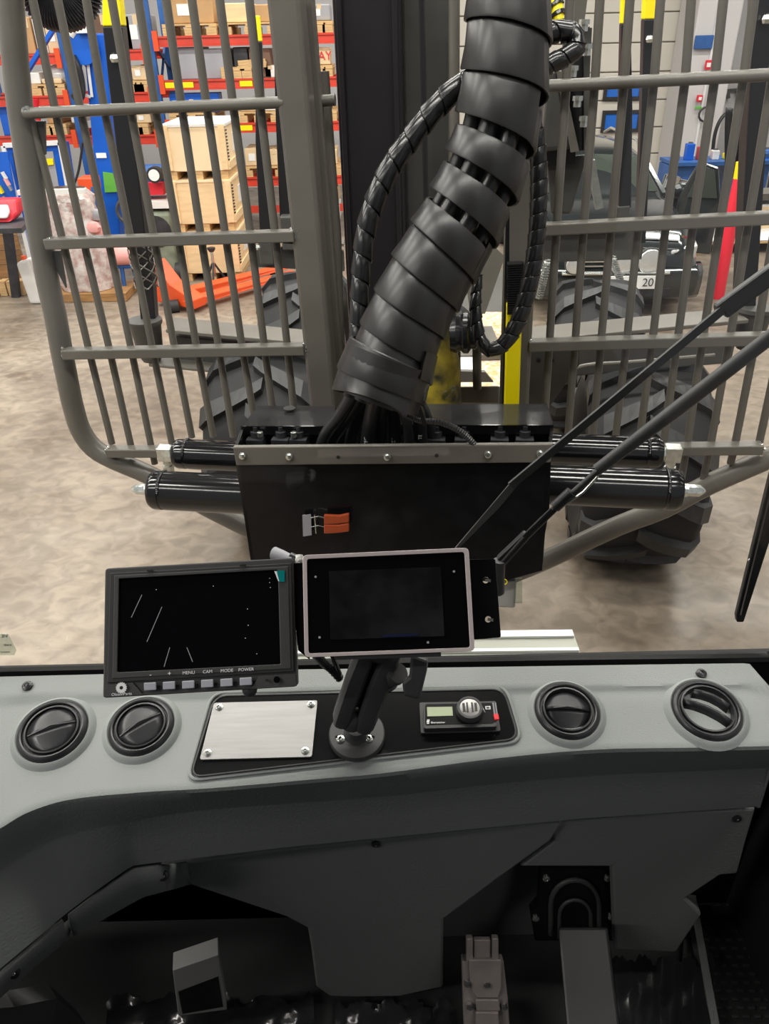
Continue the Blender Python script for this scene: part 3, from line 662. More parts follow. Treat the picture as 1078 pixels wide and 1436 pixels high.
# rails: pixel ends of the centre line
for (a, b, rnd, th) in (((34, 159), (398, 143.5), True, .017), ((764, 121), (1120, 103), True, .017),
                    ((66, 341), (414, 330), False, .036), ((764, 321), (1120, 303), False, .036),
                    ((90, 495.5), (428, 489), False, .036), ((741, 484), (1120, 473), False, .036),
                    ((151, 633), (300, 633), False, .036), ((928, 630), (1068, 628), False, .036)):
    A = gp_(*a, .035); B = gp_(*b, .035)
    if rnd: obj('rail', MB().tube([A, B], th, 12), 'steel_grey', guard)
    else: obj('rail', MB().bar(A, B, .05, th, Z3), 'steel_grey', guard, bevel=.004)
bars_l = [[(40, 152), (66, 250), (90, 345), (124.5, 490), (157, 622)], [(46, 0), (77, 152), (116, 333), (153.5, 490), (187, 640)], [(81, 0), (112.5, 152), (151, 333), (184, 490), (217, 650)],
          [(121, 0), (146, 152), (183, 333), (214, 490), (241, 622)], [(157, 0), (183, 152), (216, 333), (245, 490), (269, 613)], [(194, 0), (218, 152), (250, 333), (276, 490), (299, 612)],
          [(233, 0), (255, 152), (282, 333), (307, 490), (327, 612)], [(269, 0), (290, 150), (316.5, 333), (340, 490), (357, 590)], [(308, 0), (327, 149), (351.5, 332), (371, 489), (383, 580)], [(349.5, 0), (365, 148), (386, 331), (403, 488), (412, 575)]]
bars_r = [[(799, 0), (794, 114), (781, 308), (771, 470), (762, 610)], [(841, 0), (834, 114), (819, 308), (807, 470), (796, 612)], [(883, 0), (875, 114), (857.6, 308), (843.5, 470), (831, 612)],
          [(926, 0), (917, 112), (896, 308), (879.5, 470), (862, 620)], [(969, 0), (960.5, 112), (934.4, 307), (915.6, 470), (896, 620)], [(1014, 0), (1002, 110), (972.7, 306), (950.7, 470), (930, 625)],
          [(1057, 0), (1042.6, 108), (1011, 306), (986, 470), (963, 625), (955, 672)], [(1098, 0), (1083, 108), (1050.4, 305), (1024, 470), (997, 620), (986, 672)], [(1140, 0), (1124, 108), (1089, 304), (1060.5, 470), (1030, 625), (1024, 650)], [(1180, 0), (1165, 108), (1128, 304), (1097, 470), (1064, 622)]]
for bl_ in bars_l + bars_r:
    a, b = bl_[0], bl_[-1]
    p = [(a[0] + (a[0] - bl_[1][0]) * 40 / max(1, bl_[1][1] - a[1]), a[1] - 40)] + bl_ if a[1] < 10 else bl_
    obj('bar', MB().tube([gp_(*q) for q in p], .0138, 10), 'steel_grey', guard)
# weld beads / gussets at rail ends
for q in ((36, 158), (68, 341), (92, 495), (152, 633), (414, 330), (428, 489), (1067, 631), (764, 321), (742, 484)):
    b = MB()
    for i in range(7): b.sphere(gp_(q[0] + random.uniform(-5, 5), q[1] + random.uniform(-8, 8), .045), .007, 6)
    obj('weld_bead', b, 'zinc', guard)['kind'] = 'stuff'
for (a, b_) in (((62, 352), (84, 392)), ((40, 170), (55, 205))):
    obj('gusset', MB().prism([gp_(a[0] + 4, a[1], .0), gp_(a[0] + 22, a[1], .0), gp_(b_[0] + 8, b_[1] + 12, .0)], MN * .012), 'steel_dark', guard)
# inner guard section seen between mast and right post: stub tube, cross plate and short bars
a = PM(430, 143, DG + .12); b = PM(470, 140, DG + .12); st = obj('stub_tube', MB().tube([a, b], .018, 10), 'steel_grey', guard)
for x in (637, 666): obj('bar', MB().tube([PM(x, -20, DG + .15), PM(x, 250, DG + .15), PM(x + 3, 545, DG + .15)], .017, 10), 'steel_grey', guard)
obj('cross_beam', MB().hexa([PM(612, 566, DG + .2), PM(700, 566, DG + .2), PM(700, 566, DG + .34), PM(612, 566, DG + .34), PM(612, 543, DG + .2), PM(700, 541, DG + .2), PM(700, 541, DG + .34), PM(612, 543, DG + .34)]), 'steel_grey', guard, bevel=.006)
obj('side_strut', MB().bar(PM(445, 470, DG + .1), PM(490, 545, DG + .1), .03, .03), 'steel_grey', guard)
obj('inner_tube', MB().tube([PM(452, 100, DG + .2), PM(470, 330, DG + .2), PM(478, 545, DG + .2)], .022, 10), 'steel_grey', guard)

# ---------------------------------------------------------------- black crane column
DM = 2.86
mast = thing('crane_column', 'tall black box section crane column behind the hose bundle', 'crane', PM(560, 600, DM) - Z3 * .4)
def mp_(px, py, off=0): return PM(px, py, DM - off)
a0, a1, b0, b1 = mp_(462, -60), mp_(560, -60), mp_(496, 600), mp_(575, 600)
obj('front_plate', MB().hexa([b0, b1, b1 + MN * .3, b0 + MN * .3, a0, a1, a1 + MN * .3, a0 + MN * .3]), 'mast_black', mast, bevel=.01)
a0, a1, b0, b1 = mp_(561, -60, -.05), mp_(630, -60, -.05), mp_(576, 600, -.05), mp_(628, 600, -.05)
obj('side_channel', MB().hexa([b0, b1, b1 + MN * .25, b0 + MN * .25, a0, a1, a1 + MN * .25, a0 + MN * .25]), 'steel_dark', mast, bevel=.01)
for x in (472, 552, 590): obj('edge_ridge', MB().bar(mp_(x, -60, .012), mp_(x + (30 if x < 500 else 14), 600, .012), .018, .02, MN), 'mast_black', mast, bevel=.004)
# crane base with worn yellow drum behind the collar
cb_ = thing('slew_base', 'worn yellow and black crane slewing base behind the hose collar', 'crane', PM(600, 560, 2.75) - Z3 * .3)
c = PM(606, 520, 2.70)
obj('drum', MB().lathe(c - Z3 * .20, (0, 0, 1), [(0, .10), (.02, .115), (.24, .10), (.34, .07), (.42, .05)], 24), 'yellow_dirty', cb_)
obj('black_flange', MB().lathe(c - Z3 * .24, (0, 0, 1), [(0, .14), (.05, .14)], 24), 'stake_black', cb_)
obj('slew_arm', MB().tube([c + V((0, 0, .1)), PM(640, 455, 2.75), PM(655, 440, 2.75)], [.07, .055, .045], 14), 'stake_black', cb_)
c = PM(652, 468, 2.6)
ft = obj('rotary_fitting', MB().lathe(c - MX * .05, MX + V((0, 0, .05)), [(0, .03), (0, .062), (.02, .068), (.035, .06), (.045, .07), (.06, .07), (.07, .055), (.085, .058), (.095, .04), (.11, .03)], 24), 'sleeve_gloss', cb_)
obj('gland_nut', MB().lathe(c + MX * .035, MX, [(0, .045), (.022, .045)], 6), 'zinc', ft)
pw = thing('plastic_wrap', 'crumpled clear plastic wrap around the foot of the crane base', 'wrap', PM(610, 565, 2.6))
pts = [PM(*p, 2.62) for p in spl([(592, 566), (610, 560), (625, 552), (634, 542)], 4)]
obj('wrap_film', MB().tube(pts, [.013 + .010 * random.random() for _ in pts], 9), 'clear_plastic', pw)

# yellow pole with corrugated sleeve
yp = thing('yellow_pole', 'bright yellow flat pole with black corrugated sleeve rising behind the black box', 'pole', PM(716, 600, 2.55))
obj('pole', MB().bar(PM(716, 600, 2.56), PM(721, 425, 2.56), .052, .05, MN), 'yellow', yp, bevel=.006)
obj('inner_rod', MB().bar(PM(707, 568, 2.60), PM(713, 300, 2.60), .018, .03, MN), 'stake_black', yp)
cor = MB()
for i in range(22):
    t = i / 21; cor.bar(PM(711, 438 - 68 * t, 2.54), PM(731.5, 437 - 68 * t, 2.54), .04, .0045)
cor.bar(PM(722, 440, 2.565), PM(723, 368, 2.565), .05, .03, MN)
obj('corrugated_sleeve', cor, 'stake_black', yp)['kind'] = 'stuff'
obj('cover_plate', MB().bar(PM(727, 372, 2.585), PM(729, 200, 2.585), .06, .02, MN), 'steel_grey', yp)

# ---------------------------------------------------------------- tyres of the rear frame
def lug_mesh(c, A, u0, r, w, ang, side):
    """one curved chevron lug running from the tyre centre to its shoulder"""
    w_ = A.cross(u0); pts = []
    n = 6; sec = []
    for i in range(n + 1):
        t = i / n; al = side * w * (-.06 + .58 * t); an = ang + .34 * (t ** .8) * 1
        rr = r * (1.0 - .012 - .055 * t ** 3)
        wd = .036 + .016 * t
        dr = (u0 * math.cos(an) + w_ * math.sin(an)); tg = (-u0 * math.sin(an) + w_ * math.cos(an))
        p = c + A * al + dr * rr
        if t > .99: p = p - dr * .05
        sec.append([p - tg * (wd + .006) - dr * .05, p - tg * wd + dr * .016, p + tg * wd + dr * .016, p + tg * (wd + .006) - dr * .05])
    mb = MB(); b = [q for s_ in sec for q in s_]
    fs = [(i * 4 + k, i * 4 + k + 1, (i + 1) * 4 + k + 1, (i + 1) * 4 + k) for i in range(n) for k in range(3)] + [(0, 1, 2, 3), (n * 4 + 3, n * 4 + 2, n * 4 + 1, n * 4)]
    return mb.add(b, fs)
def tyre(label, cx, y, r, w, rim=True, ph=0):
    c = V((cx, y, r)); A = MX.copy()
    t = thing('wheel', label, 'wheel', V((cx, y, 0)), 'tractor tread wheels of the load frame')
    prof = [(-w * .38, r * .50), (-w * .46, r * .56), (-w * .52, r * .72), (-w * .49, r * .84), (-w * .42, r * .905), (-w * .2, r * .925), (0, r * .93), (w * .2, r * .925), (w * .42, r * .905), (w * .49, r * .84), (w * .52, r * .72), (w * .46, r * .56), (w * .38, r * .50)]
    ty = obj('tyre', MB().lathe(c, A, prof, 40, cap=False), 'rubber_groove', t)
    u0 = V((0, 0, 1)); N = 12
    for s in (-1, 1):
        for i in range(N):
            an = 2 * math.pi * (i + (.5 if s > 0 else 0)) / N + ph
            obj('tread_lug', lug_mesh(c, A, u0, r * .985, w, an * 1.0, s), 'rubber', ty)
    obj('rim', MB().lathe(c, A, [(-w * .40, r * .1), (-w * .30, r * .40), (-w * .40, r * .52), (w * .40, r * .52), (w * .30, r * .40), (w * .40, r * .1)], 28), 'steel_dark', t)
    hb = MB().lathe(c, A, [(-w * .45, .08), (-w * .45, .11), (w * .45, .11), (w * .45, .08)], 16); obj('hub', hb, 'steel_dark', t)
TR, TW = .585, .60
tyre('rear frame wheel behind the lower right black cylinders, nearest on the right', PY(888, 640, 3.8).x, 3.80, TR, TW)
tyre('rear frame wheel behind the left black cylinders, nearest on the left', PY(394, 640, 4.2).x, 4.20, TR, TW, ph=.1)
tyre('farther right wheel seen above the diagonal wiper arm, before the car', PY(832, 450, 5.5).x, 5.50, TR * .95, TW * .98, ph=.2)
tyre('farther left wheel seen either side of the left grey guard post', PY(432, 450, 5.9).x, 5.9, TR * .95, TW, ph=.3)

# ---------------------------------------------------------------- bunks and stakes
def beam_px(mb, a, b, y, h0, d, yb=None):
    """plate beam whose upper edge follows a-b"""
    A = PY(*a, y); B = PY(*b, yb or y)
    dd = V((0, d, 0)); return mb.hexa([A - Z3 * h0, B - Z3 * h0, B - Z3 * h0 + dd, A - Z3 * h0 + dd, A, B, B + dd, A + dd])
bk = thing('load_bunk', 'grey steel cross bunk with flanges carrying the nearer stakes', 'bunk', PY(610, 500, 4.1) - Z3 * .1)
obj('web_plate', beam_px(MB(), (236, 470), (440, 492), 4.25, .17, .06, 4.1), 'steel_dark', bk, bevel=.008)
obj('top_flange', beam_px(MB(), (232, 462), (440, 482), 4.15, .02, .22, 4.0), 'steel_grey', bk, bevel=.004)
obj('bottom_flange', beam_px(MB(), (208, 510), (440, 533), 4.15, .018, .16, 4.0), 'steel_grey', bk, bevel=.004)
obj('web_plate', beam_px(MB(), (735, 494), (1034, 470), 3.65, .15, .06, 3.75), 'steel_dark', bk, bevel=.008)
obj('top_flange', beam_px(MB(), (735, 478), (1050, 448), 3.62, .02, .2, 3.75), 'steel_grey', bk, bevel=.004)
pl_ = MB().prism([PM(740, 490, 2.95), PM(812, 488, 2.95), PM(812, 512, 2.95), PM(772, 568, 2.95), PM(740, 568, 2.95)], MN * .02)
obj('side_plate', pl_, 'steel_dark', bk)
for q in (755, 774): obj('bolt_hole', MB().lathe(PM(q, 506, 2.943), MN, [(0, .008), (.006, .008)], 10), 'seal', bk)
obj('fender_rod', MB().tube([PY(*p, 3.55) for p in spl([(742, 566), (768, 548), (800, 522), (822, 512), (880, 508), (990, 499), (1000, 498)], 4)], .010, 8), 'steel_grey', bk)
obj('stake_socket', MB().lathe(PY(213, 505, 4.2), (0, 0, 1), [(0, .05), (.04, .07), (.2, .085), (.215, .095), (.235, .095)], 20), 'steel_dark', bk)
obj('stake_socket', MB().lathe(PY(1046, 488, 3.85), (0, 0, 1), [(0, .05), (.04, .07), (.19, .085), (.2, .10), (.22, .10)], 20), 'steel_dark', bk)
obj('centre_plate', beam_px(MB(), (610, 500), (706, 497), 4.1, .03, .5), 'steel_grey', bk)
bk2 = thing('load_bunk', 'farther grey cross bunk seen through the middle of the guard', 'bunk', PY(610, 340, 6.3) - Z3 * .1)
obj('web_plate', beam_px(MB(), (355, 346), (482, 352), 6.3, .16, .06), 'steel_dark', bk2, bevel=.008)
obj('top_flange', beam_px(MB(), (366, 336), (482, 342), 6.2, .02, .2), 'steel_grey', bk2)
obj('socket_box', beam_px(MB(), (392, 304), (412, 304), 6.2, .25, .14), 'steel_dark', bk2, bevel=.01)
obj('socket_box', beam_px(MB(), (360, 325), (380, 325), 6.2, .25, .14), 'steel_dark', bk2, bevel=.01)
obj('web_plate', beam_px(MB(), (735, 327), (906, 322), 6.0, .22, .06), 'steel_dark', bk2, bevel=.008)
obj('top_flange', beam_px(MB(), (735, 321), (880, 317), 5.9, .02, .14), 'steel_grey', bk2)
obj('socket_box', beam_px(MB(), (863, 290), (884, 288), 5.95, .2, .12), 'steel_dark', bk2, bevel=.01)
for q in ((362, 347), (409, 322), (901, 334)): obj('bolt', MB().sphere(PY(*q, 5.88 if q[0] > 500 else 6.12), .022, 8), 'zinc', bk2)
lf = thing('load_floor', 'grey load bed frame littered with leaves behind the crane base', 'frame', PY(660, 540, 4.4) - Z3 * .1)
obj('bed_plate', MB().prism([PG(600, 560, 1.05), PG(708, 560, 1.05), PG(716, 380, 1.05), PG(600, 380, 1.05)], V((0, 0, -.03))), 'steel_dark', lf)
lv = obj('litter', MB().prism([PG(636, 545, 1.052), PG(704, 545, 1.052), PG(712, 440, 1.052), PG(660, 440, 1.052)], V((0, 0, .012))), 'leaf_litter', lf)
obj('white_slab', MB().prism([PG(640, 528, 1.07), PG(664, 528, 1.07), PG(664, 508, 1.07), PG(644, 508, 1.07)], V((0, 0, .03))), 'white_paint', lf)
obj('frame_plate', MB().prism([PY(632, 536, 3.6), PY(692, 536, 3.6), PY(680, 522, 3.6), PY(632, 520, 3.6)], V((0, .03, 0))), 'steel_grey', lf)
obj('side_web', MB().prism([PY(676, 330, 4.6), PY(708, 360, 4.6), PY(680, 440, 4.6), PY(660, 440, 4.6), PY(650, 380, 4.6)], V((0, .04, 0))), 'steel_grey', lf)
def stake(label, pts, y, widths, ytip, m='stake_black', yb=None, bolt=None):
    t = thing('stake', label, 'stake', PY(*pts[-1], y), 'bunk stakes with yellow tips')
    P3 = [PY(px, py, y) for (px, py) in pts]
    Zd = [(p - CAM).dot(FW) for p in P3]; rr = [w * z / F_ / 2 for w, z in zip(widths, Zd)]
    def seg(P, r, mm, name):
        mb = MB(); vs = []
        for p, q in zip(P, r): vs += [p + V((-q, -q, 0)), p + V((q, -q, 0)), p + V((q, q, 0)), p + V((-q, q, 0))]
        n = len(P); fs = [(i * 4 + k, i * 4 + (k + 1) % 4, (i + 1) * 4 + (k + 1) % 4, (i + 1) * 4 + k) for i in range(n - 1) for k in range(4)] + [(0, 1, 2, 3), (n * 4 - 1, n * 4 - 2, n * 4 - 3, n * 4 - 4)]
        mb.add(vs, fs); return obj(name, mb, mm, t, bevel=.006)
    if ytip is not None:
        k = 1; seg(P3[:2], rr[:2], 'yellow', 'tip_sleeve'); seg(P3[1:], rr[1:], m, 'stake_body')
    else: seg(P3, rr, m, 'stake_body')
    if bolt: obj('bolt', MB().sphere(PY(*bolt, y - .07), .022, 8), 'zinc', t)
    return t
s1 = stake('black stake with yellow tip at left, wrapped in net at its lower end', [(157, -30), (161, 37), (170, 120), (193, 320), (206, 400), (212, 468)], 4.25, [22, 27, 27, 26, 22, 20], True, bolt=(160, 82))
nt_ = MB()
for s in (-1, 1):
    for k in range(5):
        pts = []
        for i in range(14):
            t = i / 13; a = s * t * 5 + k * 1.256; c = PY(194 + 12 * t, 340 + 62 * t, 4.25); pts.append(c + V((.062 * math.cos(a), .062 * math.sin(a), 0)))
        nt_.tube(pts, .004, 4)
obj('net_sleeve', nt_, 'steel_grey', s1)['kind'] = 'stuff'
stake('thin black stake with short yellow tip seen left of the left guard post', [(361, 22), (363, 58), (366, 200), (373, 326)], 6.25, [7, 9, 14, 16], True)
stake('black stake without yellow tip directly left of the left guard post', [(388, 60), (392, 170), (400, 305)], 6.35, [8, 10, 14], None)
stake('thin black stake with yellow tip, left one of two before the garage door', [(875, -20), (876, 33), (876, 150), (874, 290)], 6.0, [8, 13, 17, 17], True)
stake('black stake with yellow tip and bolt, right one of two before the garage door', [(911, -30), (909, 27), (905, 150), (897, 340)], 5.0, [16, 17, 15, 13], True, bolt=(911, 55))
stake('thick black stake at the right edge of the photo standing in its bunk socket', [(1072, -40), (1064, 60), (1056, 180), (1048, 330), (1042, 440)], 3.9, [30, 30, 28, 26, 24], None, bolt=(1075, 27))
tp_ = thing('marker_pole', 'tapered red pole with yellow top standing on the floor right of the car', 'pole', PG(1006, 418))
A = PY(1036, 250, PG(1006, 418).y); B = PG(1006, 418); T = PY(1038, 227, B.y)
obj('pole', MB().tube([B, PY(1020, 335, B.y), A], [.068, .075, .058], 10), 'red_pole', tp_)
obj('top_band', MB().tube([A, T], [.059, .045], 10), 'yellow', tp_)
obj('end_pin', MB().tube([T, PY(1039, 222, B.y)], .02, 6), 'red_pole', tp_)

# ---------------------------------------------------------------- hydraulic accumulator box
D0 = 2.06
bx = thing('valve_cover', 'black sheet metal valve box with grey bolted strip in front of the guard', 'cover', PM(552, 800, D0))
def b_(px, py, off=0): return PM(px, py, D0 - off)
obj('front_plate', MB().prism([b_(328, 630), b_(773, 627), b_(770, 716), b_(762, 760), b_(760, 800), b_(706, 815), b_(372, 815), b_(352, 790)], MN * .012), 'gloss_black_rough', bx)
stp = obj('edge_strip', MB().prism([b_(326, 627, .02), b_(775, 623, .02), b_(772, 649, .02), b_(331, 653, .02)], MN * .018), 'steel_grey', bx, bevel=.004)
for q in ((340, 639), (405.5, 640), (543, 640.5), (684, 637), (757, 636)):
    s = obj('screw_head', MB().lathe(b_(*q, .021), -MN, [(0, .0125), (.002, .0125), (.009, .009), (.0105, .004)], 14), 'zinc', stp)
for q in ((474, 641), (612, 638.5)): obj('screw_hole', MB().lathe(b_(*q, .0205), -MN, [(0, .006), (.001, .006)], 10), 'seal', stp)
for (x0, x1, xb0, xb1, yf, yb) in ((338, 468, 362, 470, 598.5, 569), (556, 776, 574, 767, 597, 566.5)):
    F1 = PM(x0, yf, 2.2); F2 = PM(x1, yf, 2.2); B1 = PM(xb0, yb, 2.38); B2 = PM(xb1, yb, 2.38)
    top = MB().add([F1, F2, B2, B1, F1 - Z3 * .008, F2 - Z3 * .008, B2 - Z3 * .008, B1 - Z3 * .008], [(0, 1, 2, 3), (7, 6, 5, 4), (0, 4, 5, 1), (1, 5, 6, 2), (2, 6, 7, 3), (3, 7, 4, 0)])
    lid = obj('lid', top, 'lid_black', bx)
    if x0 < 400: obj('oval_hole', MB().lathe(PM(406, 577, 2.335) + Z3 * .012, Z3, [(0, .02), (.001, .02)], 16), 'seal', lid)
    obj('lid_lip', MB().bar(F1 - Z3 * .012, F2 - Z3 * .012, .006, .03), 'gloss_black', lid)
    obj('back_wall', MB().hexa([B1 - Z3 * .35, B2 - Z3 * .35, B2 - Z3 * .35 + MN * .01, B1 - Z3 * .35 + MN * .01, B1 - Z3 * .01, B2 - Z3 * .01, B2 + MN * .01 - Z3 * .01, B1 + MN * .01 - Z3 * .01]), 'gloss_black_rough', bx)
# cheeks
for (px0, px1) in ((327, 342), (773, 775)):
    f0 = b_(px0, 630); f1 = b_(px0 + (26 if px0 < 500 else -12), 790); r0 = PM(338 if px0 < 500 else 776, 600, 2.2); r1 = PM(362 if px0 < 500 else 768, 569, 2.38)
    lo = V((r1.x, r1.y, f1.z))
    obj('cheek_plate', MB().prism([f0, r0, r1, lo, f1], MX * (.01 if px0 < 500 else -.01)), 'gloss_black', bx)
obj('lower_shelf', MB().prism([b_(372, 812, -.01), b_(706, 812, -.01), b_(706, 812, -.01) + MN * .35, b_(372, 812, -.01) + MN * .35], Z3 * .01), 'gloss_black_rough', bx)
obj('rear_wall', MB().hexa([PM(455, 575, 2.41) - Z3 * .4, PM(600, 575, 2.41) - Z3 * .4, PM(600, 575, 2.42) - Z3 * .4, PM(455, 575, 2.42) - Z3 * .4, PM(455, 575, 2.41), PM(600, 575, 2.41), PM(600, 575, 2.42), PM(455, 575, 2.42)]), 'gloss_black_rough', bx)
obj('inner_floor', MB().prism([PM(340, 700, 2.08), PM(770, 700, 2.08), PM(770, 700, 2.08) + MN * .32, PM(340, 700, 2.08) + MN * .32], Z3 * .01), 'stake_black', bx)
# inner valve bodies in the opening
for i, x in enumerate((360, 395, 420, 612, 650, 700, 735)):
    c = PM(x, 618, 2.2) - Z3 * .03; vb = obj('valve_block', MB().box(c, .055, .06, .09, MX, MN, Z3), 'dark_clutter', bx); obj('valve_cap', MB().lathe(c + Z3 * .04, (0, 0, 1), [(0, .018), (.025, .018), (.025, .008), (.04, .008)], 10), 'dark_clutter', vb)
for q in (365, 412): obj('valve_nut', MB().lathe(PM(q, 612, 2.18), (0, 0, 1), [(0, .01), (.015, .01)], 6), 'zinc', bx)
# orange plug shapes added on the plate, standing in for a reflection
og = thing('reflection_shape', 'added orange shapes with bright wires standing in for a reflection on the black front plate', 'reflected_plug', b_(470, 740, .02))
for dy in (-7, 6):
    obj('reflection_cap', MB().prism([b_(455, 733 + dy - 6, .02), b_(476, 734 + dy - 6, .02), b_(490, 731 + dy - 6, .02), b_(490, 731 + dy + 6, .02), b_(474, 733 + dy + 6, .02), b_(455, 734 + dy + 6, .02)], -MN * .012), 'orange_reflection', og, bevel=.003)
    obj('reflection_wire', MB().tube([b_(436, 733 + dy, .022), b_(446, 731 + dy, .026), b_(455, 733 + dy, .022)], .0012, 5), 'zinc', og)
obj('reflection_clip', MB().bar(b_(441, 722, .02), b_(443, 748, .02), .003, .003), 'zinc', og)
obj('reflection_label', MB().prism([b_(424, 722, .016), b_(436, 721, .016), b_(437, 750, .016), b_(425, 752, .016)], -MN * .002), 'box_grey', og)
# plastic encased block under the plate
bb = thing('plastic_block', 'small plastic wrapped block hanging under the right corner of the black plate', 'block', PM(715, 850, D0 + .03))
c0, c1 = PM(700, 815, D0 + .03), PM(733, 845, D0 + .03)
obj('block', MB().hexa([PM(696, 852, D0 + .02), PM(722, 853, D0 + .02), PM(722, 853, D0 + .02) + MN * .07, PM(696, 852, D0 + .02) + MN * .07, PM(697, 815, D0 + .02), PM(724, 815, D0 + .02), PM(724, 815, D0 + .02) + MN * .07, PM(697, 815, D0 + .02) + MN * .07]), 'concrete_block', bb, bevel=.006)
obj('film', MB().hexa([PM(719, 846, D0 + .0), PM(732, 846, D0 + .0), PM(732, 844, D0 + .1), PM(719, 844, D0 + .1), PM(721, 812, D0), PM(732, 810, D0), PM(732, 811, D0 + .1), PM(721, 811, D0 + .1)]), 'clear_plastic', bb)
obj('yellow_eyelet', MB().tube([PM(706 + 5 * math.cos(a), 816 + 4 * math.sin(a), D0 - .03) for a in [i * .7 for i in range(10)]], .0015, 5), 'yellow', bb)

# ---------------------------------------------------------------- four black accumulators
def cyl(label, xo, xi, yc, hpx, d, side, cone):
    A = PM(xo, yc, d); r = hpx / 2 * (A - CAM).dot(FW) / F_; L = (PM(xi, yc, d) - A).length
    ax = MX * (1 if side < 0 else -1)
    t = thing('accumulator', label, 'cylinder', A - Z3 * r, 'black accumulator cylinders')
    obj('barrel', MB().lathe(A, ax, [(0, r * .72), (.004, r * .9), (.014, r * .98), (.02, r), (.045, r), (.048, r * .95), (.054, r * .95), (.057, r), (.062, r), (L - .004, r), (L, r)], 40), 'gloss_black', t)
    wb_ = MB()
    for k in range(26):
        a = -1.2 + k * .09; u = V((0, 0, 1)); w = ax.cross(u); wb_.sphere(A + ax * .05 + (u * math.cos(a) + w * math.sin(a) * (-1 if side < 0 else 1)) * (r * .985), .0055 + .002 * random.random(), 6)
    obj('weld_seam', wb_, 'gloss_black', t)['kind'] = 'stuff'
    if cone:
        obj('end_fitting', MB().lathe(A, -ax, [(0, .030), (.006, .030), (.006, .022), (.018, .022)], 18), 'zinc', t)
        obj('hex_cap', MB().lathe(A - ax * .018, -ax, [(0, .019), (.038, .019), (.055, .006)], 6), 'zinc', t)
    else:
        obj('end_fitting', MB().lathe(A, -ax, [(0, .022), (.015, .022)], 6), 'zinc', t); obj('elbow_block', MB().box(A - ax * .035, .05, .045, .05, MX, MN, Z3), 'zinc', t)
        obj('down_pipe', MB().lathe(A - ax * .035 - Z3 * .02, -Z3, [(0, .017), (.03, .017), (.03, .021), (.055, .021)], 6), 'zinc', t)
cyl('upper left black cylinder poking out beside the valve box', 245, 345, 636, 42, 2.42, -1, False)
cyl('lower left black cylinder with pale cone fitting', 212, 352, 687, 55, 2.25, -1, True)
cyl('upper right black cylinder behind the diagonal wiper arm', 928, 765, 635, 44, 2.42, 1, False)
cyl('lower right black cylinder with pale cone fitting at its right end', 955, 765, 687, 59, 2.22, 1, True)

# ---------------------------------------------------------------- spiral wrapped hose bundle
def along(cps, n=12):
    s = spl(cps, n); P = [PZ(x, y, z) for (x, y, w, z) in s]; rr = [w / 2 * z / F_ for (x, y, w, z) in s]; return P, rr
def arclen(P):
    L = [0]
    for a, b in zip(P, P[1:]): L.append(L[-1] + (b - a).length)
    return L
def spiral(name, cps, pitch, width, m, parent, thick=.006, flare=.0, seg=26, s0=0.0, s1=1.0, pitchf=None, phase=0, hand=1, split=True):
    """overlapping helical ribbon following a curve; each turn is its own piece"""
    P, rr = along(cps); L = arclen(P); tot = L[-1]
    # frames
    T = [((P[min(i + 1, len(P) - 1)] - P[max(i - 1, 0)]).normalized()) for i in range(len(P))]
    u = T[0].cross(V((0, 1, 0))).normalized(); U = []
    for t in T: u = (u - t * u.dot(t)).normalized(); U.append(u.copy())
    def at(s):
        s = max(0, min(tot, s)); j = 0
        import bisect
        j = min(len(L) - 2, max(0, bisect.bisect_right(L, s) - 1)); f = (s - L[j]) / max(1e-6, L[j + 1] - L[j])
        return P[j].lerp(P[j + 1], f), T[j].lerp(T[j + 1], f).normalized(), U[j].lerp(U[j + 1], f).normalized(), rr[j] + (rr[j + 1] - rr[j]) * f
    s = s0 * tot; end = s1 * tot; turn = 0
    while s < end:
        pt = pitchf(s / tot)[0] if pitchf else pitch; wd = pitchf(s / tot)[1] if pitchf else width
        mb = MB(); vs = []
        for i in range(seg + 1):
            a = phase + 2 * math.pi * i / seg * hand; sc0 = s + pt * i / seg
            c, t, uu, r = at(sc0); w = t.cross(uu)
            row = []
            for (ds, dr) in ((0, flare), (wd * .04, flare + thick * .2), (wd * .5, thick * .0), (wd * .96, -flare * .6 + thick * .1), (wd, -flare * .6 - thick * .4), (wd, -flare - thick), (wd * .5, -thick), (0, flare - thick)):
                cc, t2, u2, r2 = at(sc0 + ds); w2 = t2.cross(u2)
                row.append(cc + (u2 * math.cos(a) + w2 * math.sin(a)) * (r2 + dr))
            row.append(row[0]); vs.append(row)
        mb.grid(vs); mb.add([], []); obj(name, mb, m, parent); s += pt; turn += 1
    return P, rr
hb_ = thing('hose_bundle', 'thick black hose bundle in a wide spiral sleeve bending up from the valve box', 'hose', PM(530, 640, 2.12))
zb = lambda y: 2.12 - .30 * max(0, min(1, (560 - y) / 560))
cps = [(528, 565, 118), (536, 536, 122), (549, 502, 114), (566, 460, 116), (588, 412, 116), (614, 366, 118), (640, 322, 120), (663, 276, 118), (681, 232, 120), (694, 190, 118), (704, 140, 122), (709, 90, 120), (712, 40, 119), (714, -20, 118), (716, -70, 118)]
cps = [(x, y, w, zb(y)) for (x, y, w) in cps]
def pf(t):
    if t < .10: return (.075, .09)
    if t < .36: return (.088, .092)
    if t < .62: return (.105, .077)
    return (.108, .1065)
spiral('sleeve_turn', cps, .1, .1, 'sleeve', hb_, thick=.005, flare=.005, pitchf=pf, phase=2.4, hand=-1)
P, rr = along(cps)
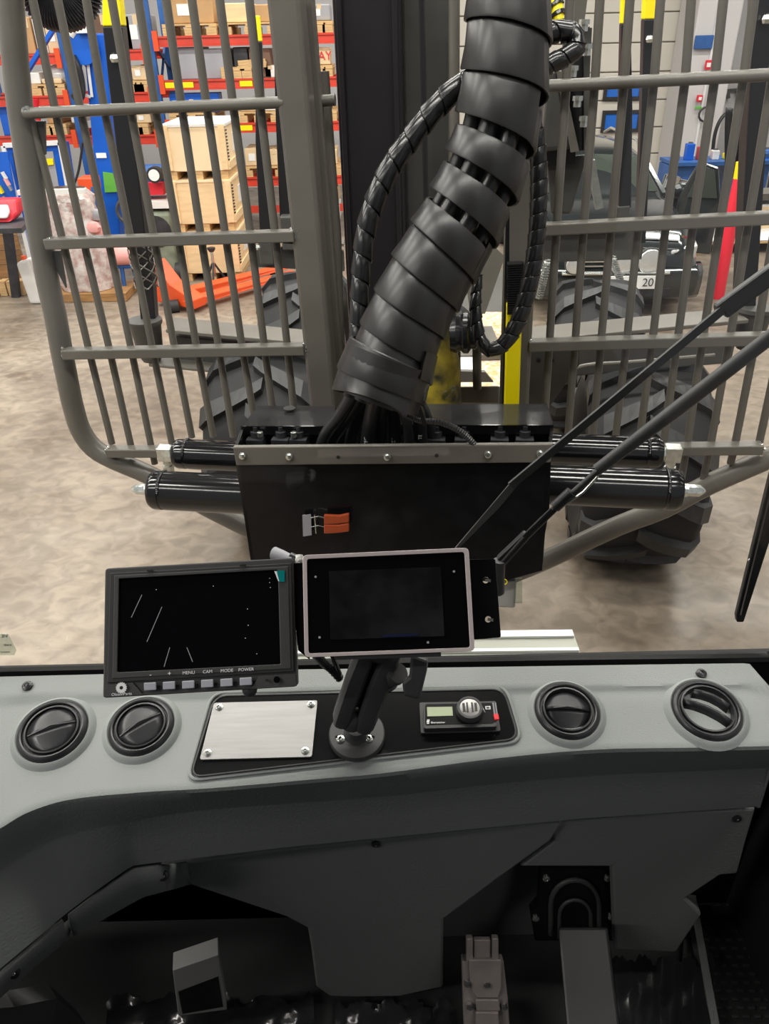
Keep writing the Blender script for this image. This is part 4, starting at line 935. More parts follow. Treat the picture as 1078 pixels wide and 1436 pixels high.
for k in range(7):
    a = k * 2 * math.pi / 7; q = []
    for i in range(0, len(P), 3):
        t = (P[min(i + 1, len(P) - 1)] - P[max(i - 1, 0)]).normalized(); u = t.cross(V((0, 1, 0))).normalized(); w = t.cross(u); q.append(P[i] + (u * math.cos(a + i * .01) + w * math.sin(a + i * .01)) * rr[i] * .62)
    obj('inner_hose', MB().tube(q, .024, 10), 'hose', hb_)
# wide collar at the foot
def ringpx(cx, cy, w, z, ax, h, flare): 
    c = PZ(cx, cy, z); r = w / 2 * z / F_
    return MB().lathe(c, ax, [(-h / 2, r), (-h / 2, r + .004), (h / 2, r * (1 + flare) + .004), (h / 2, r * (1 + flare)), (h / 2, r * (1 + flare) - .004), (-h / 2, r - .004), (-h / 2, r)], 40, cap=False)
axc = (PZ(566, 460, zb(460)) - PZ(528, 565, zb(565))).normalized()
obj('collar', ringpx(537, 530, 122, 2.09, axc, .12, .02), 'sleeve', hb_)
spiral('collar_turn', [(524, 577, 124, 2.10), (529, 560, 126, 2.10), (538, 530, 130, 2.09), (547, 503, 130, 2.08), (556, 478, 126, 2.07)], .062, .085, 'sleeve', hb_, thick=.006, flare=.004, seg=36, phase=2.2, hand=-1, s0=0, s1=.6)
# hoses fanning down from the collar into the box
fan = [((497, 548), (478, 580), (455, 612), (448, 640), .019), ((505, 555), (489, 585), (468, 615), (462, 640), .018), ((512, 558), (500, 590), (492, 620), (490, 645), .021), ((525, 560), (519, 590), (515, 620), (514, 645), .022), ((538, 562), (535, 590), (534, 620), (534, 645), .018), ((550, 560), (553, 590), (553, 620), (553, 645), .022), ((560, 558), (570, 590), (573, 615), (574, 645), .016), ((570, 552), (586, 580), (590, 612), (592, 645), .021), ((578, 548), (594, 575), (604, 605), (608, 640), .017)]
for i, f in enumerate(fan):
    q = [PM(x, y, 2.12 + .03 * (i % 3) + .0003 * (y - 560)) for (x, y) in spl(f[:4], 5)]
    ho = obj('feed_hose', MB().tube(q, f[4], 12), 'hose', hb_)
    if i in (3, 5, 7):
        obj('crimp_band', MB().lathe(q[-4], (q[-1] - q[-4]), [(-.01, f[4] + .004), (.022, f[4] + .004)], 16), 'gloss_black', ho)
        for dy in (0,): text('hose_print', 'TECL'[: 3], q[-6] - MN * (f[4] + .001), Z3, -MX, .016, 'print_white', ho)
# thin ribbed conduit curving from the hoses to the right
cd_ = thing('ribbed_conduit', 'thin ribbed black conduit curving right over the grey bolted strip', 'conduit', PM(620, 600, 2.1))
P2 = [PM(*p, 2.05) for p in spl([(560, 575), (572, 584), (590, 590), (615, 592), (640, 602), (658, 616), (670, 632)], 14)]
obj('conduit', MB().tube(P2, [.0085 + .0022 * (i % 2) for i in range(len(P2))], 10), 'sleeve', cd_)
bd = MB().bar(PM(584, 560, 2.03), PM(596, 596, 2.03), .012, .006, MN); tag(obj('cable_tie_strap', bd, 'sleeve'), 'flat black strap hanging beside the thin ribbed conduit', 'strap')

# small spiral hose on the left
ls = thing('spiral_hose', 'slim black spiral wrapped hose arching down left of the thick bundle', 'hose', PM(505, 505, 2.15))
cps = [(502, 520, 25), (502, 480, 25), (503, 440, 26), (505, 400, 26), (508, 360, 27), (514, 318, 28), (528, 275, 29), (549, 232, 30), (575, 196, 30), (602, 162, 31), (632, 131, 32), (665, 108, 32)]
cps = [(x, y, w, 2.16 - .22 * (520 - y) / 420) for (x, y, w) in cps]
spiral('sleeve_turn', cps, .062, .0585, 'sleeve_gloss', ls, thick=.003, flare=.002, seg=18, phase=1.5, hand=-1)
P, rr = along(cps, 6); obj('inner_hose', MB().tube(P, [r * .8 for r in rr], 10), 'hose', ls)
# looping spiral hose on the right
rs_ = thing('spiral_hose', 'slim black spiral wrapped hose hanging in a loop right of the thick bundle', 'hose', PM(690, 500, 2.2))
cps = [(722, 120, 20), (740, 150, 22), (750, 180, 23), (755, 230, 24), (755, 290, 24), (751, 345, 24), (743, 395, 24), (731, 438, 23), (716, 470, 22), (700, 487, 21), (685, 490, 20), (674, 478, 18), (668, 452, 17), (667, 420, 16), (672, 385, 10)]
cps = [(x, y, w, 2.06 + (.0004 * (y - 120))) for (x, y, w) in cps]
spiral('sleeve_turn', cps, .042, .0395, 'sleeve_gloss', rs_, thick=.0025, flare=.0015, seg=16, phase=.3, hand=1)
P, rr = along(cps, 6); obj('inner_hose', MB().tube(P, [r * .8 for r in rr], 8), 'hose', rs_)
# shiny sleeved elbow upper right
eh = thing('sleeved_elbow', 'glossy black sleeved hose elbow doubling back at the top beside the bundle', 'hose', PM(790, 70, 2.2))
cps = [(752, 50, 26), (770, 47, 28), (786, 44, 29), (802, 47, 28), (810, 60, 27), (802, 74, 26), (786, 83, 26), (768, 92, 25), (745, 104, 24)]
cps = [(x, y, w, 2.0) for (x, y, w) in cps]
spiral('sleeve_turn', cps, .046, .040, 'sleeve_gloss', eh, thick=.004, flare=.001, seg=20, phase=.3, hand=1)
P, rr = along(cps, 6); obj('inner_hose', MB().tube(P, [r * .86 for r in rr], 12), 'hose', eh)
bh = thing('striped_hose', 'yellow and black striped hose piece at the top beside the elbow', 'hose', PM(778, 20, 2.3))
cps = [(772, -40, 20, 2.3), (776, -10, 22, 2.3), (781, 12, 22, 2.3), (783, 32, 20, 2.3)]
P, rr = along(cps, 8); obj('core', MB().tube(P, [r * .8 for r in rr], 10), 'yellow', bh)
spiral('black_wrap', cps, .03, .012, 'sleeve_gloss', bh, thick=.002, flare=0, seg=14)

# ---------------------------------------------------------------- grapple head hanging behind the guard
gr = thing('grapple_head', 'dark grey crane grapple head hanging behind the right guard bars', 'grapple', PM(800, 320, 3.3))
def q_(px, py, off=0): return PM(px, py, 3.2 - off)
obj('shell', MB().hexa([q_(758, 214), q_(803, 210), q_(803, 210) + MN * .2, q_(758, 214) + MN * .2, q_(770, 95), q_(783, 95), q_(786, 95) + MN * .2, q_(766, 95) + MN * .2]), 'steel_dark', gr, bevel=.02)
obj('side_plate', MB().prism([q_(780, 100, .01), q_(788, 100, .01), q_(812, 212, .01), q_(800, 214, .01)], MN * .03), 'steel_grey', gr)
obj('cylinder_rod', MB().tube([q_(816, 40, -.05), q_(812, 130, -.05), q_(812, 210, -.05)], .035, 14), 'stake_black', gr)
obj('cylinder_body', MB().tube([q_(808, 62, -.1), q_(805, 110, -.1), q_(809, 205, -.1)], .05, 14), 'mast_black', gr)
obj('side_link', MB().bar(q_(822, 38, -.02), q_(822, 210, -.02), .02, .04, MN), 'steel_dark', gr)
for q in ((818, 44), (822, 78), (803, 108), (809, 150), (818, 178)): obj('pipe_union', MB().lathe(q_(q[0], q[1], .03), (0, 0, 1), [(0, .014), (.02, .014), (.02, .019), (.035, .019)], 8), 'zinc', gr)
obj('top_link', MB().bar(q_(806, 50, -.1), q_(816, -30, -.1), .05, .05, MN), 'steel_grey', gr)
obj('lower_skirt', MB().bar(q_(762, 220, -.1), q_(806, 216, -.1), .06, .06), 'stake_black', gr)
tn = obj('tine', MB().hexa([q_(772, 300, -.1), q_(800, 300, -.1), q_(800, 300, -.2), q_(772, 300, -.2), q_(766, 222, -.1), q_(824, 216, -.1), q_(824, 216, -.2), q_(766, 222, -.2)]), 'steel_dark', gr, bevel=.01)
obj('tine_edge', MB().bar(q_(828, 225, -.08), q_(840, 292, -.08), .03, .03, MN), 'zinc', gr)
cr = PY(775, 300, 4.9)
kk = thing('drag_chain', 'ribbed metal springs hanging from the farther bunk by the car', 'spring', PY(760, 400, 5.7))
for (a, b) in (((768, 365), (756, 418)), ((858, 360), (873, 402))):
    pp_ = []
    A = PY(*a, 5.7); B = PY(*b, 5.7)
    for i in range(90): t = i / 89; pp_.append(A.lerp(B, t) + V((.025 * math.cos(i * 1.05), .025 * math.sin(i * 1.05), 0)))
    obj('coil', MB().tube(pp_, .007, 5), 'zinc', kk)
# ---------------------------------------------------------------- parked dark car
car = thing('car', 'dark estate car with round spot lamps parked nose first behind the guard', 'car', V((PY(864, 420, 8.15).x, 10.2, 0)))
cx0 = PY(864, 400, 8.15).x; CY = 8.15
yaw = R(-3)
def cp_(x, y, z):   # car frame: x right, y backwards from the nose
    return V((cx0 + x * math.cos(yaw) - y * math.sin(yaw) * -1 * -1, CY + y * math.cos(yaw) + x * math.sin(yaw), z))
# stations: y, half width, z low, z belt, half width top, z top
ST = [(0.00, .74, .32, .56, .60, .64), (.06, .82, .24, .60, .70, .72), (.30, .88, .22, .68, .76, .84), (.75, .90, .22, .78, .80, .93), (1.15, .90, .22, .86, .78, .98),
      (1.30, .90, .22, .90, .72, 1.02), (1.95, .90, .22, .93, .58, 1.38), (2.5, .90, .22, .94, .57, 1.44), (3.4, .90, .22, .95, .56, 1.44), (4.2, .88, .24, .95, .55, 1.38), (4.55, .84, .30, .93, .50, 1.05), (4.62, .80, .34, .80, .5, .85)]
rows = []
for (y, w, zl, zb_, wt, zt) in ST:
    half = [(w * .86, zl), (w * .98, zl + .10), (w, (zl + zb_) / 2), (w * .985, zb_ - .06), (w * .94, zb_), (wt + .02, zt - .05), (wt * .86, zt), (wt * .4, zt + .022), (0, zt + .028)]
    row = [cp_(-x, y, z) for (x, z) in half] + [cp_(x, y, z) for (x, z) in half[-2::-1]]
    rows.append(row)
body = MB().grid(rows); b0 = len(body.v)
body.add(rows[0], [tuple(range(len(rows[0])))]); body.add(rows[-1], [tuple(range(len(rows[0])))[::-1]])
bo = obj('body', body, 'carpaint', car)
bo['label'] = 'glossy dark grey body shell'
def cq(name, pts, m, th=.01, par=None, **k):
    P = [cp_(*p) for p in pts]; n = (P[1] - P[0]).cross(P[2] - P[0]).normalized()
    if n.dot(CAM - P[0]) < 0: n = -n
    return obj(name, MB().prism([p + n * .004 for p in P], n * th), m, par or car, **k)
cq('windscreen', [(-.66, 1.36, 1.045), (.66, 1.36, 1.045), (.53, 1.90, 1.36), (0, 1.88, 1.385), (-.53, 1.90, 1.36)], 'carglass', .012)
for s in (-1, 1):
    cq('side_window', [(s * .85, 1.55, .97), (s * .60, 2.0, 1.33), (s * .60, 2.75, 1.38), (s * .845, 2.75, .97)], 'carglass', .01)
    cq('side_window', [(s * .845, 2.8, .97), (s * .60, 2.8, 1.38), (s * .585, 3.6, 1.37), (s * .83, 3.6, .97)], 'carglass', .01)
    obj('windscreen_pillar', MB().bar(cp_(s * .73, 1.32, 1.03), cp_(s * .57, 1.94, 1.39), .05, .03), 'carpaint', car)
    obj('roof_rail', MB().tube([cp_(s * .56, 2.0, 1.41), cp_(s * .58, 2.3, 1.50), cp_(s * .58, 3.8, 1.50), cp_(s * .56, 4.1, 1.42)], .018, 8), 'zinc', car)
    mi = obj('door_mirror', MB().sphere(cp_(s * 1.02, 1.62, 1.02), .12, 12, (1, .6, .8)), 'carpaint', car)
    hl = obj('headlamp', MB().hexa([cp_(s * .50, .0, .56), cp_(s * .80, .10, .58), cp_(s * .82, .2, .58), cp_(s * .5, .2, .56), cp_(s * .52, .01, .69), cp_(s * .82, .12, .72), cp_(s * .82, .24, .76), cp_(s * .52, .22, .72)]), 'headlamp', car, bevel=.02)
    for (yy, nm) in ((.85, 'front_wheel'), (3.65, 'rear_wheel')):
        c = cp_(s * .80, yy, .32); wl = obj(nm, MB().lathe(c, cp_(1, 0, 0) - cp_(0, 0, 0), [(-.11, .20), (-.11, .30), (-.08, .32), (.08, .32), (.11, .30), (.11, .20)], 28), 'rubber_dark', car)
        obj('wheel_rim', MB().lathe(c, cp_(1, 0, 0) - cp_(0, 0, 0), [(-.115, .03), (-.105, .2), (.105, .2), (.115, .03)], 20), 'zinc', wl)
obj('bonnet_bulge', MB().grid([[cp_(x * w, y, z + .03 * (1 - x * x)) for x in (-1, -.6, -.2, .2, .6, 1)] for (y, w, z) in ((.12, .62, .765), (.4, .66, .875), (.8, .7, .95), (1.15, .7, .995))]), 'carpaint', car)
gr_ = obj('grille', MB().hexa([cp_(-.42, -.03, .52), cp_(.42, -.03, .52), cp_(.42, .06, .52), cp_(-.42, .06, .52), cp_(-.38, -.01, .68), cp_(.38, -.01, .68), cp_(.38, .06, .70), cp_(-.38, .06, .70)]), 'dark_clutter', car, bevel=.015)
for i in range(3): obj('grille_slat', MB().bar(cp_(-.38, -.045, .56 + .045 * i), cp_(.38, -.045, .56 + .045 * i), .02, .012), 'zinc', gr_)
obj('bumper', MB().grid([[cp_(x, -.06 + .10 * (abs(x) / .86) ** 3 + dy, z) for x in (-.88, -.8, -.6, -.3, 0, .3, .6, .8, .88)] for (dy, z) in ((.05, .20), (.0, .24), (-.03, .36), (-.02, .48), (.04, .53), (.12, .54))]), 'carpaint', car, solid=.02)
obj('lower_intake', MB().box(cp_(0, -.085, .29), 1.1, .03, .09), 'dark_clutter', car, bevel=.01)
for (px, py, r) in ((872, 371, .125), (912, 367, .135), (806, 372, .10)):
    c = PY(px, py, CY - .12); sl = obj('spot_lamp', MB().lathe(c, (0, 1, 0), [(0, r * .9), (-.0, r), (.05, r), (.10, r * .6), (.12, r * .2)], 26), 'steel_dark', car)
    obj('lamp_lens', MB().lathe(c, (0, -1, 0), [(0, r * .92), (.012, r * .85), (.02, r * .5), (.024, .01)], 26), 'headlamp', sl)
obj('lamp_bar', MB().tube([cp_(-.6, -.1, .50), cp_(.5, -.1, .50)], .02, 8), 'zinc', car)
p = PY(888, 396, CY - .19)
npx = obj('number_plate', MB().box(p, .52, .015, .13, cp_(1, 0, 0) - cp_(0, 0, 0), cp_(0, 1, 0) - cp_(0, 0, 0), Z3), 'print_white', car)
text('plate_number', '20', p + V((.08, -.03, .0)), (1, 0, 0), (0, 0, 1), .12, 'print_black', npx)
# open door at the car's right hand side in the picture
dr = obj('open_door', MB().prism([cp_(.95, 1.45, .35), cp_(1.38, 1.30, .35), cp_(1.38, 1.30, .95), cp_(1.30, 1.33, 1.30), cp_(1.10, 1.42, 1.36), cp_(.95, 1.45, .98)], V((.02, .07, 0))), 'carpaint', car, bevel=.015)
obj('door_window', MB().prism([cp_(1.02, 1.41, .98), cp_(1.33, 1.30, .98), cp_(1.26, 1.33, 1.26), cp_(1.12, 1.39, 1.31)], V((0, -.012, 0))), 'carglass', dr)

# ---------------------------------------------------------------- right hand background clutter
bt = thing('battery_box', 'black battery like box with fittings on a grey bracket beside the car bonnet', 'battery', PY(960, 300, 10.3))
obj('case', MB().box(PY(957, 287, 10.3), .30, .4, .29), 'dark_clutter', bt, bevel=.012)
obj('terminal', MB().box(PY(948, 268, 10.22), .04, .04, .05), 'zinc', bt); obj('terminal', MB().box(PY(966, 270, 10.22), .05, .04, .05), 'cardboard', bt)
obj('lid', MB().box(PY(957, 273, 10.3), .32, .41, .03), 'stake_black', bt)
fa = thing('angle_bracket', 'grey steel stand with slanted leg right of the car, black box on top', 'bracket', V((PY(985, 310, 10.6).x, 10.6, 0)))
q0 = PY(957, 297, 10.3); obj('shelf_plate', MB().box(q0 - Z3 * .06, .44, .46, .03), 'steel_grey', fa); obj('post', MB().bar(V((q0.x + .05, 10.42, 0)), q0 - Z3 * .03 + V((.05, .12, 0)), .08, .08), 'steel_dark', fa); obj('post', MB().bar(V((PY(982, 300, 10.6).x, 10.65, 0)), PY(982, 297, 10.65), .08, .05), 'steel_dark', fa)
obj('top_plate', MB().prism([PY(948, 250, 10.6), PY(978, 258, 10.6), PY(978, 268, 10.6), PY(948, 260, 10.6)], V((0, .2, 0))), 'steel_grey', fa)
obj('leg_plate', MB().prism([PY(978, 260, 10.6), PY(986, 262, 10.6), PY(1000, 298, 10.6), PY(978, 300, 10.6)], V((0, .05, 0))), 'steel_grey', fa)
wbn2 = thing('workbench', 'blue workbench crowded with parts at the right of the hall', 'bench', PG(1030, 330))
bc = PY(1030, 262, 12.6)
obj('bench_top', MB().box((bc.x + .2, 12.9, .92), 2.4, .7, .05), 'rack_blue', wbn2)
for x in (-.8, 0.1, 1.0): obj('drawer_unit', MB().box((bc.x + x + .1, 12.95, .45), .6, .6, .86), 'rack_blue', wbn2, bevel=.01)
items = [('dark_clutter', 'dark motor housing at the left end of the blue workbench'), ('lift_blue', 'blue tub near the left end of the blue workbench'), ('red', 'red tin beside the blue tub on the workbench'), ('box_white', 'white carton among parts on the blue workbench'),
    ('yellow', 'yellow tin on the blue workbench behind the red pole'), ('zinc', 'shiny metal fitting on the blue workbench behind the red pole'), ('dark_clutter', 'dark casting in the middle of the blue workbench'), ('lift_blue', 'blue tub right of the thick stake on the workbench'), ('box_white', 'white carton at the right end of the workbench')]
for i, (mm, d) in enumerate(items):
    x = bc.x - .9 + i * .2; h = .08 + .05 * (i * 7 % 4)
    t = thing('workshop_part', d, 'part', (x, 12.85, .945), 'parts on the blue workbench')
    obj('body', MB().box((x, 12.85, .945 + h / 2), .10 + .02 * (i % 3), .13, h), mm, t, bevel=.012); obj('top', MB().lathe((x, 12.85, .945 + h), (0, 0, 1), [(0, .04), (.02, .03)], 10), 'dark_clutter', t)
cv = thing('draped_cover', 'dark cloth cover hanging at the right behind the thick stake', 'cover', PY(1045, 260, 12.0))
obj('cloth', MB().grid([[PY(1018 + 44 * t + 8 * (1 - u) * (t > .0), 150 + 100 * u + 30 * t * (1 - u), 12.0) + V((0, .06 * math.sin(t * 17 + u * 3), 0)) for t in [i / 14 for i in range(15)]] for u in [j / 10 for j in range(11)]]), 'stake_black', cv, solid=.02)
pz = PG(1026, 352)
bp2 = make_pallet('pallet', 'wooden pallet on the floor at the right under white film', 'pallets on the hall floor', (pz.x + .15, pz.y + .3, 0), 1.5, .9, .15)
wf = thing('film_heap', 'white plastic film heap on the floor pallet at the right', 'film', (pz.x + .1, pz.y + .3, .15))
rws = []
for i in range(14):
    row = []
    for k in range(20):
        x = -.72 + 1.4 * k / 19; y = -.42 + .84 * i / 13; e = min(1, 6 * min(k / 19, 1 - k / 19, i / 13, 1 - i / 13)); row.append(V((pz.x + .12 + x, pz.y + .3 + y, .16 + e * (.06 + .05 * random.random()))))
    rws.append(row)
obj('film', MB().grid(rws), 'wrap', wf)
make_box('carton', 'pale cardboard box at the right edge of the photo beside the thick stake', 1056, 1100, 286, .25, pz.y + .15, 'cardboard_pale', dep=.4)
sm = thing('grey_trolley', 'grey metal trolley shelf at the right edge above the cardboard box', 'trolley', PY(1070, 262, 9.5))
obj('shelf', MB().box(PY(1075, 272, 9.5), .5, .4, .07), 'steel_grey', sm); obj('shelf', MB().box(PY(1075, 284, 9.5), .5, .4, .02), 'box_white', sm)
bp3 = thing('blue_rack', 'blue tubular frame at the far right behind the thick stake', 'frame', PY(1070, 240, 11.5))
obj('tube', MB().tube([PY(*p, 11.5) for p in spl([(1062, 300), (1062, 235), (1066, 218), (1078, 215), (1100, 218)], 4)], .05, 8), 'rack_blue', bp3)
wh = thing('exhaust_silencer', 'shiny metal canister left of the battery box beside the car mirror', 'canister', PY(938, 265, 10.4))
obj('can', MB().lathe(PY(938, 262, 10.4), (.2, 0, 1), [(-.14, .07), (-.13, .1), (.13, .1), (.14, .07)], 16), 'chrome', wh)
# ================================================================= CAB
YG = .775   # windscreen plane
sealtop = [(-200, 941), (0, 936), (400, 927), (700, 920.5), (1000, 917), (1300, 912)]
sill = [(-200, 956), (0, 949), (400, 939), (700, 935), (900, 932), (1050, 930), (1078, 962), (1110, 998)]
XR = PY(1088, 912, YG).x; XL = -.80
gz = PY(540, 924, YG).z
pane = struct('window_1', MB().box(((XL + XR) / 2, YG, (gz + 3.2) / 2), XR - XL + .03, .006, 3.2 - gz + .01), 'pane')
sl = MB()
A = PY(-200, 947, YG - .004); B = PY(1150, 929, YG - .004)
S = [PY(x, lerpx(sealtop, x) + 6.5, YG - .01) for x in (-200, 0, 200, 400, 600, 800, 1000, 1056, 1070, 1080)]
cpt = S + [V((XR + .005, YG - .01, S[-1].z + .02)), V((XR + .01, YG - .01, S[-1].z + .05)), V((XR + .01, YG - .01, 3.2))]
sl.tube(cpt, .008, 8)
obj('rubber_seal', sl, 'seal', pane); sl = MB()
sl.hexa([V((XL, YG - .012, gz - .09)), V((XR + .05, YG - .012, gz - .09)), V((XR + .05, YG + .03, gz - .09)), V((XL, YG + .03, gz - .09)), PY(-200, lerpx(sealtop, -200) + 5, YG - .012), PY(1150, lerpx(sealtop, 1150) + 5, YG - .012), PY(1150, lerpx(sealtop, 1150) + 5, YG + .02), PY(-200, lerpx(sealtop, -200) + 5, YG + .02)])
obj('lower_seal', sl, 'seal', pane)
struct('wall_cab_front', MB().box((-.12, YG + .05, 1.2 - .02), 1.5, .05, 1.3), 'cabdark')
struct('wall_cab_right', MB().box((XR + .10, .0, 1.25), .05, 1.6, 1.2), 'cabdark')
struct('wall_cab_left', MB().box((XL - .04, -.1, 1.25), .05, 1.7, 1.2), 'cabdark')
struct('wall_cab_rear', MB().box((-.12, -1.0, 1.95), 1.6, .05, 2.6), 'cabdark')  # unseen rear wall, closed to full height to darken the cab
struct('ceiling_cab', MB().box((-.12, .0, 3.22), 1.6, 2.1, .06), 'cabdark')  # unseen cab roof, front edge brought forward to block lamp reflections
for (x, y) in ((XR + .09, YG - .02), (XL - .03, YG - .02), (XR + .09, -.7), (XL - .03, -.7)):
    struct('trim_pillar', MB().box((x, y, 2.5), .09, .09, 1.44), 'cabdark')
struct('floor_cab', MB().box((-.12, .0, 1.235), 1.5, 1.6, .05), 'cabdark')

# sticker on the glass seen from behind
st = thing('glass_sticker', 'clear sticker with mirrored black print in the lower left corner of the windscreen', 'sticker', PY(8, 916, YG - .008))
obj('film', MB().prism([PY(-30, 889, YG - .0045), PY(11, 889, YG - .0045), PY(23, 912, YG - .0045), PY(20, 919, YG - .0045), PY(-30, 919, YG - .0045)], V((0, .0005, 0))), 'clear_plastic', st)
text('sticker_print', 'VIL', PY(11.5, 892, YG - .006), (-1, 0, 0), (0, 0, 1), .0075, 'print_black', st)
text('sticker_print', 'KAB/', PY(16.5, 904.5, YG - .006), (-1, 0, 0), (0, 0, 1), .0048, 'print_black', st)
text('sticker_print', 'KABINAT', PY(14, 914.3, YG - .006), (-1, 0, 0), (0, 0, 1), .0030, 'print_black', st)

# ---------------------------------------------------------------- dashboard
TD = R(13)
DP = Pl((0, .755, 1.912), (0, -math.sin(TD), math.cos(TD)))
edge = [(-200, 1262), (-60, 1190), (0, 1157), (40, 1134), (100, 1116), (200, 1106), (300, 1100), (450, 1087), (540, 1079), (700, 1058), (840, 1046), (1000, 1043), (1300, 1036)]
crease = [(-200, 1360), (-60, 1260), (0, 1217), (50, 1188), (100, 1168), (200, 1148), (300, 1134), (540, 1116), (700, 1098), (850, 1086), (970, 1081), (1300, 1066)]
seam = [(-200, 1560), (-60, 1424), (0, 1363), (50, 1321), (92, 1285), (140, 1248), (185, 1216), (250, 1208), (400, 1190), (540, 1176), (810, 1150), (1062, 1133), (1300, 1118)]
def sm_(poly):
    q = spl(poly, 6); return q
edge_s, crease_s = sm_(edge), sm_(crease)
xs = [-200 + i * 9.0 for i in range(int(1300 / 9) + 1)]
def lim(x, L): return x if x < L - 30 else L - 30 + (x - L + 30) * 30 / (1100 - L + 30)
dash = thing('dashboard', 'grey padded dashboard with four round air vents under the windscreen', 'dashboard', (0, .6, 1.7))
rows = []
xend = 1064
def dash_off(v, x, y):
    s0 = lerpx(sill, x); ycr = s0 + 33
    ycr = min(ycr, 966 if x > 1000 else 9999); t = max(0, min(1, (y - ycr + 4) / 8)); return .0035 * (1 - t * t * (3 - 2 * t))
vents = [(75, 1027, .041), (199, 1021, .0385), (794.5, 999, .0385), (990, 998, .041)]
NV = 26
for j in range(NV + 1):
    row = []
    for x in xs:
        y0, y1 = lerpx(sill, x), lerpx(edge_s, x); xx = x
        y = y0 + (y1 - y0) * j / NV
        off = dash_off(j, x, y); p = DP.P(x, y)
        for (vx, vy, vr) in vents:
            d = (p - DP.P(vx, vy)).length
        row.append(DP.P(x, y, off))
    rows.append(row)
def PH(x, y, z): return PP(x, y, V((0, 0, z)), Z3)
e1 = [DP.P(x, lerpx(edge_s, x) + 5, -.0012) for x in xs]; e2 = [DP.P(x, lerpx(edge_s, x) + 10, -.005) for x in xs]
cr_ = [PH(lim(x, 1081), lerpx(crease_s, lim(x, 1081)), 1.812) for x in xs]
se_ = [PH(lim(x, 1063), lerpx(seam, lim(x, 1063)), 1.732) for x in xs]
rows += [e1, e2]
for t in (.33, .66): rows.append([a.lerp(b, t) for a, b in zip(e2, cr_)])
rows.append(cr_); rows.append([a.lerp(b, .06) - V((0, .0, 0)) + V((0, .002, 0)) for a, b in zip(cr_, se_)])
for t in (.5, .97): rows.append([a.lerp(b, t) for a, b in zip(cr_, se_)])
rows.append([p + V((0, .012, 0.001)) for p in se_])
k = NV + 1
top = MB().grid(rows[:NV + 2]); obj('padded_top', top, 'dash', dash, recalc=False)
fas = MB().grid(rows[NV + 1:]); obj('fascia_shaded', fas, 'fascia_shaded', dash, recalc=False)
# end cheek on the right
endc = [r[-1] for r in rows]; base = [p + V((.0, .0, 0)) for p in endc]
obj('end_cap', MB().prism([rows[0][-1], rows[NV][-1], e2[-1], cr_[-1], se_[-1], V((se_[-1].x, .74, se_[-1].z)), V((rows[0][-1].x, .75, 1.8))], V((.004, 0, 0))), 'fascia_shaded', dash)
def screw(px, py, pl, r, m='vent', par=None, off=0.0, hexa_=True):
    par = par or dash
    c = pl.P(px, py, off); s = obj('screw', MB().lathe(c, pl.n, [(-.001, r), (.0015, r), (.003, r * .6), (.0031, r * .45), (.0018, r * .4)], 16), m, par)
    if r > .004: obj('screw_socket', MB().lathe(c, pl.n, [(.0031, r * .36), (.0034, r * .3)], 6), 'chrome', s)
    return s
for q in ((38.5, 962), (983, 944.5)): screw(*q, DP, .0066, off=.0045)
# vents
vn = DP.n; vu = V((1, 0, 0)); vu = (vu - vn * vu.dot(vn)).normalized(); vw = vn.cross(vu)
for i, (vx, vy, vr) in enumerate(vents):
    c = DP.P(vx, vy, .001)
    v = obj('air_vent', MB().lathe(c, vn, [(-.004, vr * 1.02), (.004, vr * 1.02), (.0075, vr * .97), (.009, vr * .90), (.0085, vr * .86), (.0055, vr * .84), (.0055, vr * .80), (.009, vr * .78), (.0092, vr * .73), (.006, vr * .71), (-.002, vr * .70), (-.0025, .0)], 48, cap=False), 'vent', dash)
    obj('vent_moulding', MB().lathe(c, vn, [(-.003, vr * 1.0), (.0035, vr * 1.02), (.005, vr * 1.06), (.0042, vr * 1.11), (.001, vr * 1.18), (-.0018, vr * 1.26)], 48, cap=False), 'dash', dash)
    obj('vent_cavity', MB().lathe(c, vn, [(-.0015, vr * .7), (-.001, .001)], 40), 'vent_dark', v)
    ang = [R(20), R(35), R(-4), R(-32)][i]
    a1 = vu * math.cos(ang) + vw * math.sin(ang); a2 = vn.cross(a1)
    def flap(s, tilt, lift):
        rows_ = []; rr_ = vr * .70
        for j in range(7):
            d = rr_ * j / 6 * .98; hw = math.sqrt(max(0, rr_ ** 2 - d ** 2)) * .98
            rows_.append([c + a2 * s * d * math.cos(tilt) + a1 * hw * t + vn * (lift + abs(d) * math.sin(tilt) + .0015 * (1 - t * t)) for t in (-1, -.6, -.2, .2, .6, 1)])
        return MB().grid(rows_)
    if i < 2:
        obj('shutter', flap(1, R(-4), .0075), 'vent', v, solid=.0015); obj('shutter', flap(-1, R(-8), .0068), 'vent', v, solid=.0015)
        obj('louvre', MB().tube([c + a1 * (-vr * .68) + vn * .0075, c + a2 * vr * .1 + vn * .0095, c + a1 * (vr * .68) + vn * .0075], .0012, 6), 'vent', v)
    elif i == 2:
        obj('shutter', flap(1, R(-10), .007), 'vent', v, solid=.0015); obj('shutter', flap(-1, R(-20), .0045), 'vent', v, solid=.0015)
        obj('louvre', MB().tube([c + a1 * (-vr * .68) + vn * .006, c + a2 * vr * .06 + vn * .0095, c + a1 * (vr * .68) + vn * .006], .0014, 6), 'vent', v)
    else:
        for s in (-.02, .46):
            hw = math.sqrt((vr * .7) ** 2 - (vr * s) ** 2)
            obj('louvre', MB().grid([[c + a2 * (vr * s) + a1 * hw * t + vn * (.0075 - q) + a2 * vr * .12 * (1 - t * t) - a2 * q * .9 for t in (-1, -.5, 0, .5, 1)] for q in (0, .004, .009)]), 'vent', v, solid=.0014)
